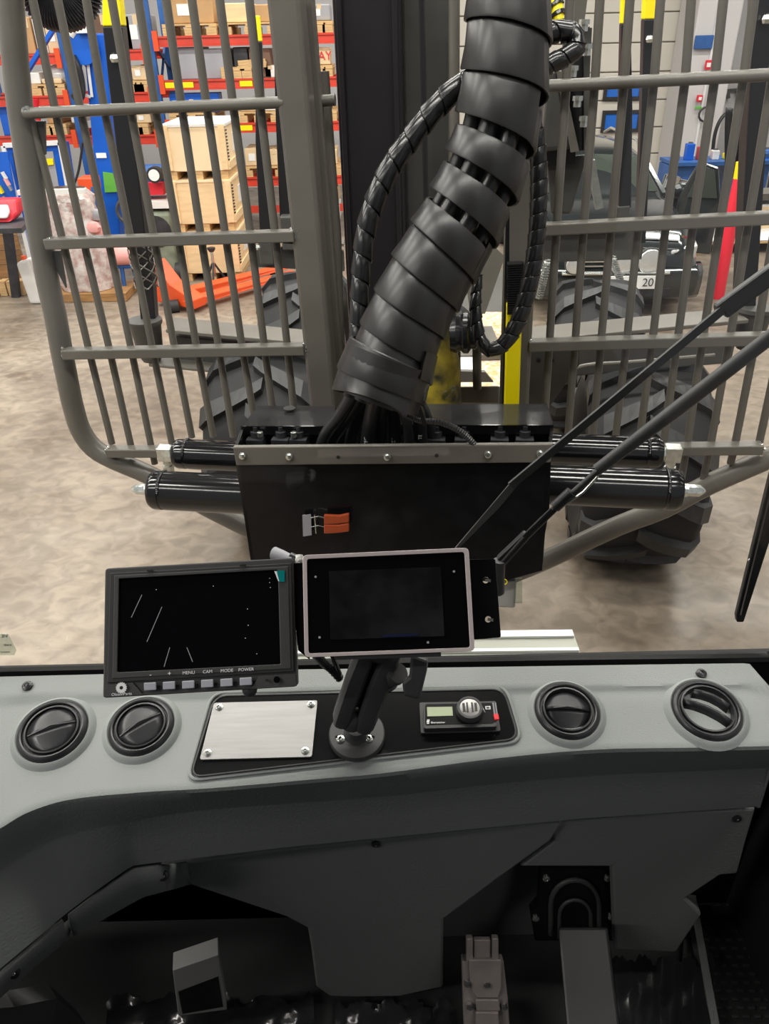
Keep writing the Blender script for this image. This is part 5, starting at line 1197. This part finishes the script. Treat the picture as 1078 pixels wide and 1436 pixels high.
# black insert panel
ins = rrect([(290, 977), (712, 968), (726, 1035), (268, 1089)], 16, 5)
pi = rrect([(302, 976), (706, 966.5), (727, 1036), (267, 1090)], 18, 5)
panel = ring_prism(DP, pi, [], .0045, .004, 'insert_panel', 'gloss_black', dash)
pr_ = [DP.P(*q, .0048) for q in pi]; obj('panel_edge', MB().tube(pr_ + [pr_[0]], .0012, 6, cap=False), 'plastic', panel)
pr_ = [DP.P(*q, .0015) for q in rrect([(297, 972), (709, 962), (732, 1040), (262, 1095)], 20, 6)]; obj('panel_moulding', MB().tube(pr_ + [pr_[0]], .0022, 8, cap=False), 'dash', dash)
ap = ring_prism(DP, rrect([(300, 985.5), (445, 982), (437, 1061), (280, 1065)], 3, 2), [], .0075, .0025, 'blank_plate', 'alu', dash)
for q in ((307, 992), (436, 988), (291, 1056), (428, 1053)):
    s = obj('plate_screw', MB().lathe(DP.P(*q, .0075), DP.n, [(0, .0048), (.0006, .0048), (.0008, .0034), (.0028, .0032), (.003, .0018), (.0016, .0016)], 14), 'zinc', ap)
# ---------------------------------------------------------------- heater control
hc = thing('heater_control', 'black heater control with small green display, round knob and red tab', 'control', DP.P(645, 1006, .006))
ring_prism(DP, rrect([(588, 985), (695, 983), (702, 1025), (590, 1028)], 2.5, 3), [], .0085, .003, 'base_frame', 'plastic', hc, bevel=.0006)
fc = ring_prism(DP, rrect([(594, 986.5), (692, 984.5), (697, 1019), (594, 1022)], 4, 3), [], .017, .009, 'front_cover', 'plastic_edge', hc, bevel=.0015)
ring_prism(DP, rrect([(596, 987.5), (690, 985.5), (693, 1014), (596, 1016)], 3, 3), [], .0176, .0008, 'face', 'gloss_black_rough', hc)
ring_prism(DP, [(598.5, 991.5), (634, 991), (635, 1003.5), (599, 1004.5)], [], .0183, .0008, 'display', 'lcd_green', hc)
c = DP.P(658, 997, .0175)
kn = obj('knob', MB().lathe(c, DP.n, [(0, .0165), (.003, .0165), (.007, .0155), (.0085, .0150), (.0085, .0125), (.0078, .0122), (.0078, .0001)], 36, cap=False), 'plastic', hc)
obj('knob_face', MB().lathe(c, DP.n, [(.0078, .0121), (.0082, .011), (.0084, .0001)], 30, cap=False), 'alu', kn)
for s in (-1, 1): obj('knob_mark', MB().box(c + DP.n * .0087 + vu * .003 * s, .0022, .013, .0006, vu, vw, vn), 'print_black', kn)
obj('knob_grip', MB().box(c + DP.n * .0089 - vu * .0072, .003, .011, .0006, vu, vw, vn), 'print_black', kn); obj('knob_grip', MB().box(c + DP.n * .0089 + vu * .0072, .003, .011, .0006, vu, vw, vn), 'print_black', kn)
text('maker_name', 'Eberspächer', DP.P(604, 1013.5, .0184), vu, vw, .0034, 'print_white', hc)
mk = MB().box(DP.P(600, 1012, .0182), .0032, .0022, .0005, vu, vw, vn).box(DP.P(600.5, 1009.8, .0182), .0032, .0012, .0005, vu, vw, vn).box(DP.P(600, 1014.5, .0182), .0028, .0012, .0005, vu, vw, vn)
obj('maker_mark', mk, 'print_white', hc)
obj('arrow_mark', MB().tube([DP.P(*q, .0184) for q in ((672, 990), (677, 993), (680, 999))], .0004, 5), 'print_white', hc)
sy = MB().box(DP.P(684, 992.5, .0183), .0062, .0045, .0004, vu, vw, vn); obj('mode_symbol', sy, 'print_white', hc)
obj('mode_symbol_window', MB().box(DP.P(684, 992.5, .0186), .0036, .0020, .0003, vu, vw, vn), 'print_black', hc)
obj('side_strip', MB().bar(DP.P(691, 985.5, .018), DP.P(693.5, 1003, .018), .0013, .0008, vn), 'box_grey', hc); obj('side_strip', MB().bar(DP.P(694.5, 985.5, .018), DP.P(697, 1003, .018), .0012, .0008, vn), 'box_grey', hc)
ring_prism(DP, [(691.5, 1001), (698.5, 1000.5), (700, 1008.5), (693.5, 1009.5)], [], .0198, .003, 'red_tab', 'red_tab', hc, bevel=.0006)
# ---------------------------------------------------------------- display mount
mt = thing('display_mount', 'black double ball display mount with round base on the dark panel', 'mount', DP.P(500, 1036, .006))
c = DP.P(500.5, 1031, .007)
bs_ = obj('round_base', MB().lathe(c, vn, [(-.002, .0335), (.0035, .0335), (.0052, .0322), (.0055, .030), (.0056, .016), (.009, .0135), (.014, .0125), (.018, .011)], 48), 'plastic', mt)
for (q, q2) in (((477.3, 1037), (471.5, 1033)), ((517, 1036.5), (523.5, 1033))):
    w = obj('slot', MB().tube([DP.P(q2[0], q2[1] - 1, .0127), DP.P(*q, .0127)], .0024, 10), 'vent_dark', mt)
    obj('base_bolt', MB().lathe(DP.P(*q, .0125), vn, [(0, .0050), (.0012, .0050), (.0014, .0038), (.0035, .0036), (.0038, .0022), (.002, .002)], 18), 'zinc', mt)
text('embossed_text', 'MOUNTS', DP.P(499, 1044.5, .0126), vu, vw, .0052, 'plastic_edge', mt, .0003, 'CENTER')
BZ = .905
ball = PZ(494, 1008, .885); top_ = PZ(532, 905, .845)
obj('ball', MB().sphere(ball, .0155, 20), 'plastic', mt)
axm = (top_ - ball).normalized(); side = (RT - axm * RT.dot(axm)).normalized(); dep = axm.cross(side)
for s, rr_ in ((-1, .0125), (1, .0150)):
    P_ = []; n = 12; rws = []
    Lm = (top_ - ball).length
    for t, wd, dd in ((-.10, .45, .6), (-.06, .8, .95), (0, 1.0, 1.1), (.12, 1.05, 1.1), (.3, 1.05, .95), (.5, 1.1, .9), (.7, 1.05, .95), (.9, 1.0, 1.1), (1.0, .9, 1.0), (1.06, .5, .6)):
        cc = ball + axm * Lm * t + side * s * (.0125 + .002 * (1 if s > 0 else 0)); row = []
        for k in range(n + 1):
            a = 2 * math.pi * k / n; ca, sa = math.cos(a), math.sin(a)
            ex = abs(ca) ** .7 * (1 if ca > 0 else -1); ey = abs(sa) ** .7 * (1 if sa > 0 else -1)
            row.append(cc + side * ex * (.0118 if s > 0 else .0108) * wd + dep * ey * .016 * dd)
        rws.append(row)
    mb = MB().grid(rws); mb.add(rws[0][:-1], [tuple(range(n))]); mb.add(rws[-1][:-1], [tuple(range(n))[::-1]])
    obj('arm_half', mb, 'plastic', mt)
obj('arm_spring', MB().tube([ball + axm * .02, top_ - axm * .01], .004, 8), 'vent_dark', mt)
kc = ball.lerp(top_, .60)
k0 = kc + side * .022; k1 = PZ(566, 938, .835)
kb = obj('clamp_screw', MB().lathe(k0 - (k1 - k0) * .2, k1 - k0, [(0, .013), (.010, .013), (.0105, .010), (.024, .010), (.026, .012), (.034, .012)], 20), 'plastic', mt)
pk = Pl(k1, (-.15, -.9, .5))
obj('wing_knob', MB().prism([pk.P(*q, .006) for q in ((576, 918), (600, 926), (597, 945), (588, 982), (566, 977), (563, 958), (573, 950))], -pk.n * .016), 'plastic', mt, bevel=.003)
obj('socket_head', MB().sphere(top_, .02, 16), 'plastic', mt)

# ---------------------------------------------------------------- black reversing monitor
MO = Pl(PZ(280, 880, .80), (.03, -math.cos(R(40)), math.sin(R(40))))
mn = thing('monitor', 'black camera monitor with six grey buttons left of the tablet', 'monitor', MO.P(280, 975, -.01))
obj('housing', MB().prism([MO.P(*q) for q in rrect([(147, 797), (411, 782), (416.5, 963), (144, 979)], 5, 3)], -MO.n * .022), 'plastic', mn, bevel=.0015)
bez = ring_prism(MO, [(154, 803.5), (408, 789.5), (412, 942), (150, 958)], [rrect([(166.5, 811.5), (389.5, 799), (393, 931.5), (164, 943)][::-1], 1.5, 2)], .0022, .0045, 'bezel', 'plastic_edge', mn, bevel=.0012)
ring_prism(MO, [(160, 807), (404, 794), (408, 938), (157, 952)], [rrect([(166.5, 811.5), (389.5, 799), (393, 931.5), (164, 943)][::-1], 1.5, 2)], .0030, .002, 'inner_frame', 'plastic', mn, bevel=.0008)
scr = obj('screen', MB().prism([MO.P(*q, .0008) for q in ((165, 810), (391, 797.5), (394, 933), (162.5, 945))], -MO.n * .001), 'screen', mn)
# scratches and flecks on the film
for (a, b) in (((184, 866), (199, 834)), ((206, 900), (227, 851)), ((230, 935), (238, 908)), ((262, 908), (270, 928))):
    obj('film_scratch', MB().bar(MO.P(*a, .001), MO.P(*b, .001), .0007, .0003, MO.n), 'box_grey', scr)
for q in ((299, 822), (378, 817), (379, 824), (347, 854), (348, 877), (360, 917), (344, 895), (378, 811), (219, 827)):
    obj('dust_fleck', MB().sphere(MO.P(*q, .001), .0005, 6), 'print_white', scr)
obj('peel_tab', MB().prism([MO.P(*q, .0036) for q in ((388, 800.5), (399, 800), (399, 816), (391, 815.5))], MO.n * .0005), 'teal', mn)
obj('tab_edge', MB().prism([MO.P(*q, .0038) for q in ((384.5, 801), (388, 801), (391.5, 815.5), (390, 815))], MO.n * .0004), 'print_white', mn)
lip = ring_prism(MO, [(147, 961), (186, 957.5), (199, 973), (352, 966), (364, 948), (414, 945), (416, 962), (145, 977.5)], [], .0022, .0042, 'button_strip', 'plastic', mn, bevel=.0008)
mu = (MO.P(400, 950) - MO.P(150, 965)).normalized(); mw = MO.n.cross(mu)
for i, (x, y, s) in enumerate(((211, 962.5, '-'), (237.5, 961.2, '+'), (264.5, 960, 'MENU'), (291, 958.5, 'CAM'), (318, 957, 'MODE'), (345, 955.5, 'POWER'))):
    bt_ = obj('button', MB().prism([MO.P(*q, .0028) for q in ((x - 8.8, y - 5), (x + 8.2, y - 6), (x + 8.5, y + 5), (x - 8.5, y + 6))], MO.n * .0022), 'button_grey', mn, bevel=.0008)
    text('button_label', s, MO.P(x + 0, y - 16.5, .0046), mu, mw, .0046 if len(s) > 1 else .007, 'print_white', mn, .0001, 'CENTER')
gc = MO.P(170, 964.5, .0048); gm = MB(); gv = []
for k in range(32):
    a = 2 * math.pi * k / 32; r = .0060 if k % 2 else .0048; gv.append(gc + mu * r * math.cos(a) + mw * r * math.sin(a))
gi = [gc + mu * .0018 * math.cos(2 * math.pi * k / 32) + mw * .0018 * math.sin(2 * math.pi * k / 32) for k in range(32)]
gm.add(gv + gi, [(k, (k + 1) % 32, 32 + (k + 1) % 32, 32 + k) for k in range(32)]); obj('gear_logo', gm, 'print_white', mn)
text('maker_name', 'OlssonParts', MO.P(170.5, 973.4, .0048), mu, mw, .0042, 'print_white', mn, .0001, 'CENTER')
obj('sensor_eye', MB().lathe(MO.P(388, 953, .0044), MO.n, [(0, .0034), (.0008, .0034), (.001, .0026)], 18), 'screen', mn); obj('indicator', MB().lathe(MO.P(374.5, 954, .0044), MO.n, [(0, .0016), (.0005, .0016)], 12), 'vent', mn)
obj('cable_boss', MB().sphere(MO.P(350, 967, -.008), .008, 12), 'plastic', mn)
for (a, b) in (((206, 800.5), (215, 800)), ((336, 793), (345, 792.5))): obj('latch_notch', MB().bar(MO.P(*a, .0035), MO.P(*b, .0035), .0018, .001, MO.n), 'vent_dark', mn)
# ---------------------------------------------------------------- tablet display
TB = Pl(PZ(545, 845, .79), (.02, -math.cos(R(40)), math.sin(R(40))))
tbt = thing('tablet_display', 'black glass touch display with rose metal rim on the ball mount', 'tablet', TB.P(545, 915, -.01))
rim_o = rrect([(424, 778.5), (657, 768), (665.5, 913), (427, 922)], 7, 4)
rim_i = rrect([(430, 784), (651, 774), (659, 908), (432.5, 916.5)], 4, 3)
obj('back_shell', MB().prism([TB.P(*q, -.004) for q in rim_o], -TB.n * .012), 'plastic', tbt, bevel=.003)
ring_prism(TB, rim_o, [rim_i[::-1]], .0, .006, 'metal_rim', 'rosegold', tbt, bevel=.0015)
obj('glass', MB().prism([TB.P(*q, -.001) for q in rim_i], -TB.n * .002), 'screen', tbt)
ring_prism(TB, [(461, 801), (618, 795), (623, 892), (463, 897)], [], -.0005, .0004, 'lcd_panel', 'screen_lcd', tbt)  # slightly lighter LCD area within the black glass
for q in ((442.5, 809), (636.5, 801.5), (448, 894), (600, 901)): obj('fleck', MB().lathe(TB.P(*q, -.0008), TB.n, [(0, .0013), (.0003, .0011)], 10), 'box_grey', tbt)
obj('status_bar', MB().bar(TB.P(536, 892, .0), TB.P(586, 890, .0), .0025, .0002, TB.n), 'lcd_blue' if 'lcd_blue' in MATS else mat('lcd_blue', (.01, .015, .05), .3), tbt)
obj('mount_foot', MB().bar(TB.P(470, 922, -.008), TB.P(618, 917, -.008), .005, .006, TB.n), 'plastic', tbt)
# drilled side plate
SP = Pl(PZ(680, 840, .81), (.02, -math.cos(R(40)), math.sin(R(40))))
sp_ = thing('side_plate', 'thin black bracket plate with two holes right of the tablet', 'bracket', SP.P(680, 895))
ring_prism(SP, rrect([(640, 785), (694.5, 783.5), (702.5, 894), (640, 899)], 3, 2), [circ(681, 813.5, 4.5, 4.5, 16)[::-1], circ(684.5, 868.5, 4.5, 4.5, 16)[::-1]], 0, .003, 'plate', 'gloss_black_rough', sp_, bevel=.0004)
for q in ((681, 813.5), (684.5, 868.5)): obj('hole_slot', MB().bar(SP.P(q[0] - 1, q[1], .0003), SP.P(q[0] + 7, q[1] + 1, .0003), .003, .0004, SP.n), 'zinc', sp_)
obj('left_bracket', MB().prism([SP.P(*q, -.004) for q in ((405, 790), (434, 789), (434, 925), (418, 912))], -SP.n * .003), 'gloss_black_rough', sp_)
# cable sleeves
rd = thing('aerial_sleeve', 'grey plastic sleeve with white braided end above the gap between the two screens', 'sleeve', PZ(405, 785, .83))
obj('sleeve_tube', MB().tube([PZ(384, 776, .84), PZ(396, 780, .835), PZ(410, 786, .83)], [.0075, .0065, .0055], 14), 'box_grey', rd)
obj('collar', MB().tube([PZ(407, 781, .832), PZ(416, 785, .83)], .0055, 12), 'vent', rd)
obj('braided_end', MB().tube([PZ(419, 779, .83), PZ(419.5, 786, .828), PZ(417, 795, .826)], [.0045, .0055, .0035], 12), 'braid', rd)
cbx = thing('display_cable', 'black ribbed cable running behind the ball mount', 'cable', PZ(460, 935, .88))
obj('cable', MB().tube([PZ(*p) for p in spl([(440, 915, .85), (452, 928, .87), (464, 938, .885), (477, 952, .895)], 8)], [.0045 + .0010 * (i % 2) for i in range(25)], 10), 'vent', cbx)
obj('cable', MB().tube([PZ(*p) for p in spl([(462, 905, .86), (468, 925, .875), (476, 945, .89)], 6)], .003, 8), 'hose', cbx)

# ---------------------------------------------------------------- lower panels and footwell
LPn = Pl((0, .655, 1.5), (0, -1, .02))
low = thing('lower_panel', 'dark grey moulded lower dash panel around the footwell', 'panel', (0, .64, 1.4))
# flange strip on the left following the seam
fl_top = [(-200, 1562), (-60, 1426), (0, 1365), (50, 1323), (92, 1287), (140, 1250), (186, 1218), (265, 1209), (310, 1204)]
fl_bot = [(-200, 1600), (-60, 1456), (0, 1397), (50, 1352), (102, 1311), (150, 1284), (200, 1256), (270, 1238), (310, 1236)]
def strip(name, xs0, xs1, m, z0=1.728, z1=1.67):
    r0 = []; r1 = []
    for i in range(19):
        t = i / 18; x = xs0 + (xs1 - xs0) * t; p0 = PH(x, lerpx(fl_top, x), z0); p1 = PH(x + 6, lerpx(fl_bot, x + 6), z1)
        if x > 225: k_ = min(1, (x - 225) / 30); p0 = p0.lerp(LPn.P(x, lerpx(fl_top, x)), k_); p1 = p1.lerp(LPn.P(x + 6, lerpx(fl_bot, x + 6)), k_)
        r0.append(p0); r1.append(p1)
    return obj(name, MB().grid([r0, [a.lerp(b, .5) + V((0, -.002, 0)) for a, b in zip(r0, r1)], r1, [p + V((0, .03, -.0)) for p in r1]]), m, low, solid=.004)
strip('left_flange', -200, 88, 'fascia_shaded'); strip('middle_flange', 96, 262, 'fascia_shaded')
cen = [(225, 1213), (400, 1191), (540, 1177), (700, 1161), (790, 1153), (772, 1180), (700, 1232), (622, 1290), (621, 1385), (560, 1398), (500, 1399), (462, 1398), (443, 1384), (436, 1330), (431, 1302), (400, 1286), (262, 1240), (225, 1243)]
obj('centre_panel', MB().prism([LPn.P(*q) for q in cen], V((0, .02, 0))), 'fascia_shaded', low, bevel=.004)
rgt = [(772, 1156), (900, 1142), (1060, 1134), (1046, 1180), (1034, 1226), (1010, 1228), (962, 1260), (984, 1283), (948, 1336), (862, 1332), (858, 1216), (728, 1216), (776, 1180)]
LPr = Pl((0, .662, 1.5), (0, -1, .02))
obj('right_panel', MB().prism([LPr.P(*q) for q in rgt], V((0, .02, 0))), 'fascia_shaded', low, bevel=.004)
obj('recess_back', MB().prism([PY(*q, .76) for q in ((600, 1200), (790, 1190), (780, 1345), (610, 1345))], V((0, .01, 0))), 'fascia_shaded', low)
obj('recess_left', MB().prism([PY(*q, .80) for q in ((150, 1225), (440, 1225), (440, 1320), (150, 1330))], V((0, .01, 0))), 'fascia_shaded', low)
obj('left_side_lining', MB().prism([PY(-80, 1420, .50), PY(20, 1412, .52), PY(80, 1400, .56), PY(120, 1436, .60), PY(60, 1520, .56), PY(-80, 1520, .52)], V((-.02, .02, 0))), 'lining', low)
for (q, z) in (((20, 1364), 1.70), ((229, 1228), 1.70)):
    c = PH(*q, z) + V((0, -.004, 0)); screw_pl = Pl(c, (.1, -.8, .55)); screw(q[0], q[1], screw_pl, .0066, par=low)
screw(527, 1183.5, LPn, .006, par=low, off=.001); screw(1033, 1148, LPr, .006, par=low, off=.001)
# pedal tower
PW = Pl((0, .70, 1.5), (0, -1, .15))
pt = thing('pedal_tower', 'black pedal housing plate with bolts and a long black pedal at the right', 'pedal', PW.P(808, 1330))
obj('housing_plate', MB().prism([PW.P(*q) for q in ((758, 1218), (858, 1218), (862, 1320), (750, 1320), (744, 1285), (755, 1272))], V((0, .02, 0))), 'gloss_black_rough', pt, bevel=.002)
for q in ((765.5, 1232), (852, 1232), (751, 1288), (857, 1286)): screw(*q, PW, .0055, 'zinc', par=pt, off=.001)
ar = [PW.P(806 + 34 * math.cos(math.pi * k / 12), 1268 - 34 * math.sin(math.pi * k / 12), .003) for k in range(13)]
obj('arch_rib', MB().tube([PW.P(840, 1310, .003)] + ar + [PW.P(772, 1310, .003)], .004, 8), 'plastic', pt)
ar = [PW.P(806 + 22 * math.cos(math.pi * k / 12), 1284 - 22 * math.sin(math.pi * k / 12), .003) for k in range(13)]
obj('arch_rib', MB().tube([PW.P(828, 1315, .003)] + ar + [PW.P(784, 1315, .003)], .003, 8), 'plastic', pt)
obj('pedal_pad', MB().hexa([PZ(796, 1460, 1.02), PZ(872, 1460, 1.02), PZ(872, 1460, 1.05), PZ(796, 1460, 1.05), PZ(782, 1300, 1.10), PZ(852, 1300, 1.10), PZ(852, 1300, 1.13), PZ(782, 1300, 1.13)]), 'vent_dark', pt, bevel=.004)
# brown cast pedal
bpn = Pl(PZ(682, 1380, 1.12), (0, -.85, .53))
pd = thing('brake_pedal', 'greyish brown cast metal pedal with stepped pad in the footwell', 'pedal', bpn.P(682, 1440))
pdm = lambda name, pts, o0, th, m='pedal', b=.0015: obj(name, MB().prism([bpn.P(*q, o0) for q in pts], -bpn.n * th), m, pd, bevel=b)
pdm('pad_base', [(648, 1348), (706, 1348), (712, 1400), (716, 1460), (652, 1460), (650, 1410)], -.002, .02)
pdm('upper_plate', [(657, 1346), (703, 1346), (703, 1388), (698, 1400), (668, 1400), (660, 1388)], .004, .01)
for (y0, y1, o) in ((1402, 1418, .005), (1420, 1460, .008)): pdm('step', [(667, y0), (699, y0), (702, y1), (668, y1)], o, .01)
for x in (654, 690): pdm('fork_arm', [(x, 1316), (x + 9, 1316), (x + 9, 1350), (x, 1350)], .002, .012)
pdm('web', [(664, 1318), (688, 1318), (688, 1350), (664, 1350)], -.004, .01)
for q in ((655, 1377), (682, 1378), (658, 1409), (706, 1409)):
    obj('pedal_bolt', MB().lathe(bpn.P(*q, .0), bpn.n, [(0, .0045), (.007, .0045), (.0075, .002)], 10), 'chrome', pd)
# grey box behind the plastic
gb = thing('small_carton', 'small grey carton standing in the dark left footwell', 'box', PZ(280, 1415, 1.2))
gp = Pl(PZ(280, 1380, 1.17), (.25, -.9, .1))
Pn = [gp.P(*q) for q in ((242, 1361), (306, 1339), (318, 1416), (250, 1425))]
obj('carton_body', MB().prism(Pn, -gp.n * .03 + V((.002, .0, 0))), 'concrete_block', gb, bevel=.001)
obj('dark_lower_face', MB().prism([gp.P(*q, .001) for q in ((250, 1391), (306, 1370), (313, 1412), (256, 1422))], -gp.n * .0015), 'vent_dark', gb)  # darker patch on the lower part of the carton front
# foil sheets on the cab floor
def foil(name, label, x0, x1, y0, y1, z, m='foil_dark', amp=.03, seed=1):
    rnd = random.Random(seed); rws = []
    nx, ny = 40, 14; amp *= .45
    for j in range(ny + 1):
        row = []
        for i in range(nx + 1):
            px = x0 + (x1 - x0) * i / nx; py = y0 + (y1 - y0) * j / ny
            h = amp * (.5 * math.sin(i * .5 + j * .6 + seed) * math.cos(i * .23 - j * .5) + .25 * abs(math.sin(i * .31 + j * .9 + 2 * seed)) + .15 * rnd.random())
            if j == 0: py += 14 * math.sin(i * .7 + seed) * rnd.random()
            row.append(PH(px, py, z) + V((0, 0, h)))
        rws.append(row)
    t = thing(name, label, 'film', PH((x0 + x1) / 2, y1, z)); obj('film', MB().grid(rws), m, t); return t
foil('protective_film', 'crumpled dark plastic film on the cab floor at lower left', 150, 440, 1400, 1520, 1.275, seed=2)
foil('protective_film', 'crumpled dark plastic film on the cab floor below the centre panel', 470, 640, 1408, 1520, 1.272, seed=5, amp=.02)
foil('protective_film', 'smooth dark plastic film draped at the lower right of the footwell', 858, 1000, 1345, 1520, 1.31, seed=9, amp=.015)
rm = thing('tread_mat', 'black ribbed rubber step mat at the lower right corner', 'mat', PH(1040, 1400, 1.28))
obj('mat_base', MB().prism([PH(950, 1500, 1.27), PH(960, 1240, 1.27), PH(1120, 1240, 1.27), PH(1140, 1500, 1.27)], V((0, 0, .006))), 'rubber_dark', rm)
rb = MB()
for i in range(16):
    for j in range(7): c = PH(990 + j * 16 + (i % 2) * 8, 1270 + i * 12, 1.278); rb.box(c, .010, .004, .003)
o = obj('tread_ribs', rb, 'plastic', rm); o['kind'] = 'stuff'
obj('sill_edge', MB().bar(PH(968, 1262, 1.30), PH(1010, 1500, 1.30), .012, .03), 'fascia_shaded', rm)

# ---------------------------------------------------------------- wipers outside the glass
YW = YG + .05
def w_(px, py, o=0): return PY(px, py, YW + o)
w1 = thing('windscreen_wiper', 'long flat black wiper link crossing diagonally in front of the right cylinders', 'wiper', w_(700, 750))
obj('link_bar', MB().bar(w_(716, 681), w_(1012, 435), .0095, .004, V((0, 1, 0))), 'plastic_edge', w1)
obj('link_end', MB().prism([w_(716, 677), w_(728, 678), w_(700, 712), w_(640, 772), w_(638, 769)], V((0, .002, 0))), 'chrome', w1)
obj('blade_holder', MB().prism([w_(1004, 430), (w_(1078, 376)), w_(1140, 330), w_(1140, 362), w_(1078, 406), w_(1020, 448), w_(1014, 440), w_(1006, 442)], V((0, .012, 0))), 'plastic_edge', w1, bevel=.003)
w2 = thing('windscreen_wiper', 'round black wiper arm running parallel below the flat link', 'wiper', w_(700, 790))
obj('arm_tube', MB().tube([w_(837, 659), w_(960, 565), w_(1078, 474), w_(1160, 410)], [.0075, .009, .0085, .0085], 14), 'plastic', w2)
obj('arm_rod', MB().tube([w_(840, 659, .002), w_(798, 696, .002)], .0045, 10), 'plastic_edge', w2)
obj('arm_wire', MB().tube([w_(838, 668, -.004), w_(818, 690, -.004), w_(798, 704, -.004)], .0018, 8), 'zinc', w2)
obj('arm_sleeve', MB().tube([w_(801, 690), w_(778, 711)], .0075, 14), 'vent', w2)
obj('arm_lower', MB().tube([w_(778, 713, .0), w_(740, 750, .0), w_(702, 792, .0), w_(694, 806, .0)], .0045, 10), 'mast_black', w2)
obj('spring', MB().tube([w_(772, 714, -.003), w_(755, 731, -.003), w_(733, 752, -.003)], [.0018 + .0006 * (i % 2) for i in range(3)], 8), 'vent', w2)
obj('arm_cover', MB().prism([w_(736, 748), w_(744, 754), w_(706, 800), w_(696, 800), w_(698, 784)], V((0, .01, 0))), 'vent', w2, bevel=.002)
obj('pivot', MB().tube([w_(700, 786), w_(697, 812), w_(697, 830)], [.008, .010, .010], 14), 'plastic', w2)
w3 = thing('windscreen_wiper', 'short black wiper blade pointing down at the right edge of the windscreen', 'wiper', w_(1040, 870))
obj('blade', MB().prism([w_(1078, 675), w_(1100, 600), w_(1112, 640), w_(1086, 740), w_(1043, 873), w_(1033, 873), w_(1032, 864), w_(1050, 790)], V((0, .008, 0))), 'plastic_edge', w3, bevel=.002)
obj('blade_spine', MB().bar(w_(1100, 620, -.004), w_(1040, 862, -.004), .004, .004, V((0, 1, 0))), 'vent', w3)
obj('rivet', MB().sphere(w_(1050.5, 785, -.003), .0022, 8), 'chrome', w3)
# aluminium step below the window outside
sp2 = thing('front_step', 'pale ribbed aluminium step plate outside below the windscreen', 'step', PH(720, 905, 1.62))
zz = 1.62
obj('tread', MB().prism([PH(380, 890, zz), PH(803, 885, zz), PH(817, 925, zz), PH(822, 945, zz), PH(360, 950, zz)], V((0, 0, -.01))), 'step_alu', sp2)
obj('carrier', MB().box(V((PH(600, 930, zz).x, YG + .12, zz - .06)), .5, .10, .08), 'steel_dark', sp2)
for (y, m) in ((888.5, 'white_paint'), (911, 'white_paint')): obj('raised_rib', MB().bar(PH(385, y + 5, zz + .003), PH(802 + (y - 885) * .35, y, zz + .003), .018 if y < 900 else .008, .005), m, sp2)
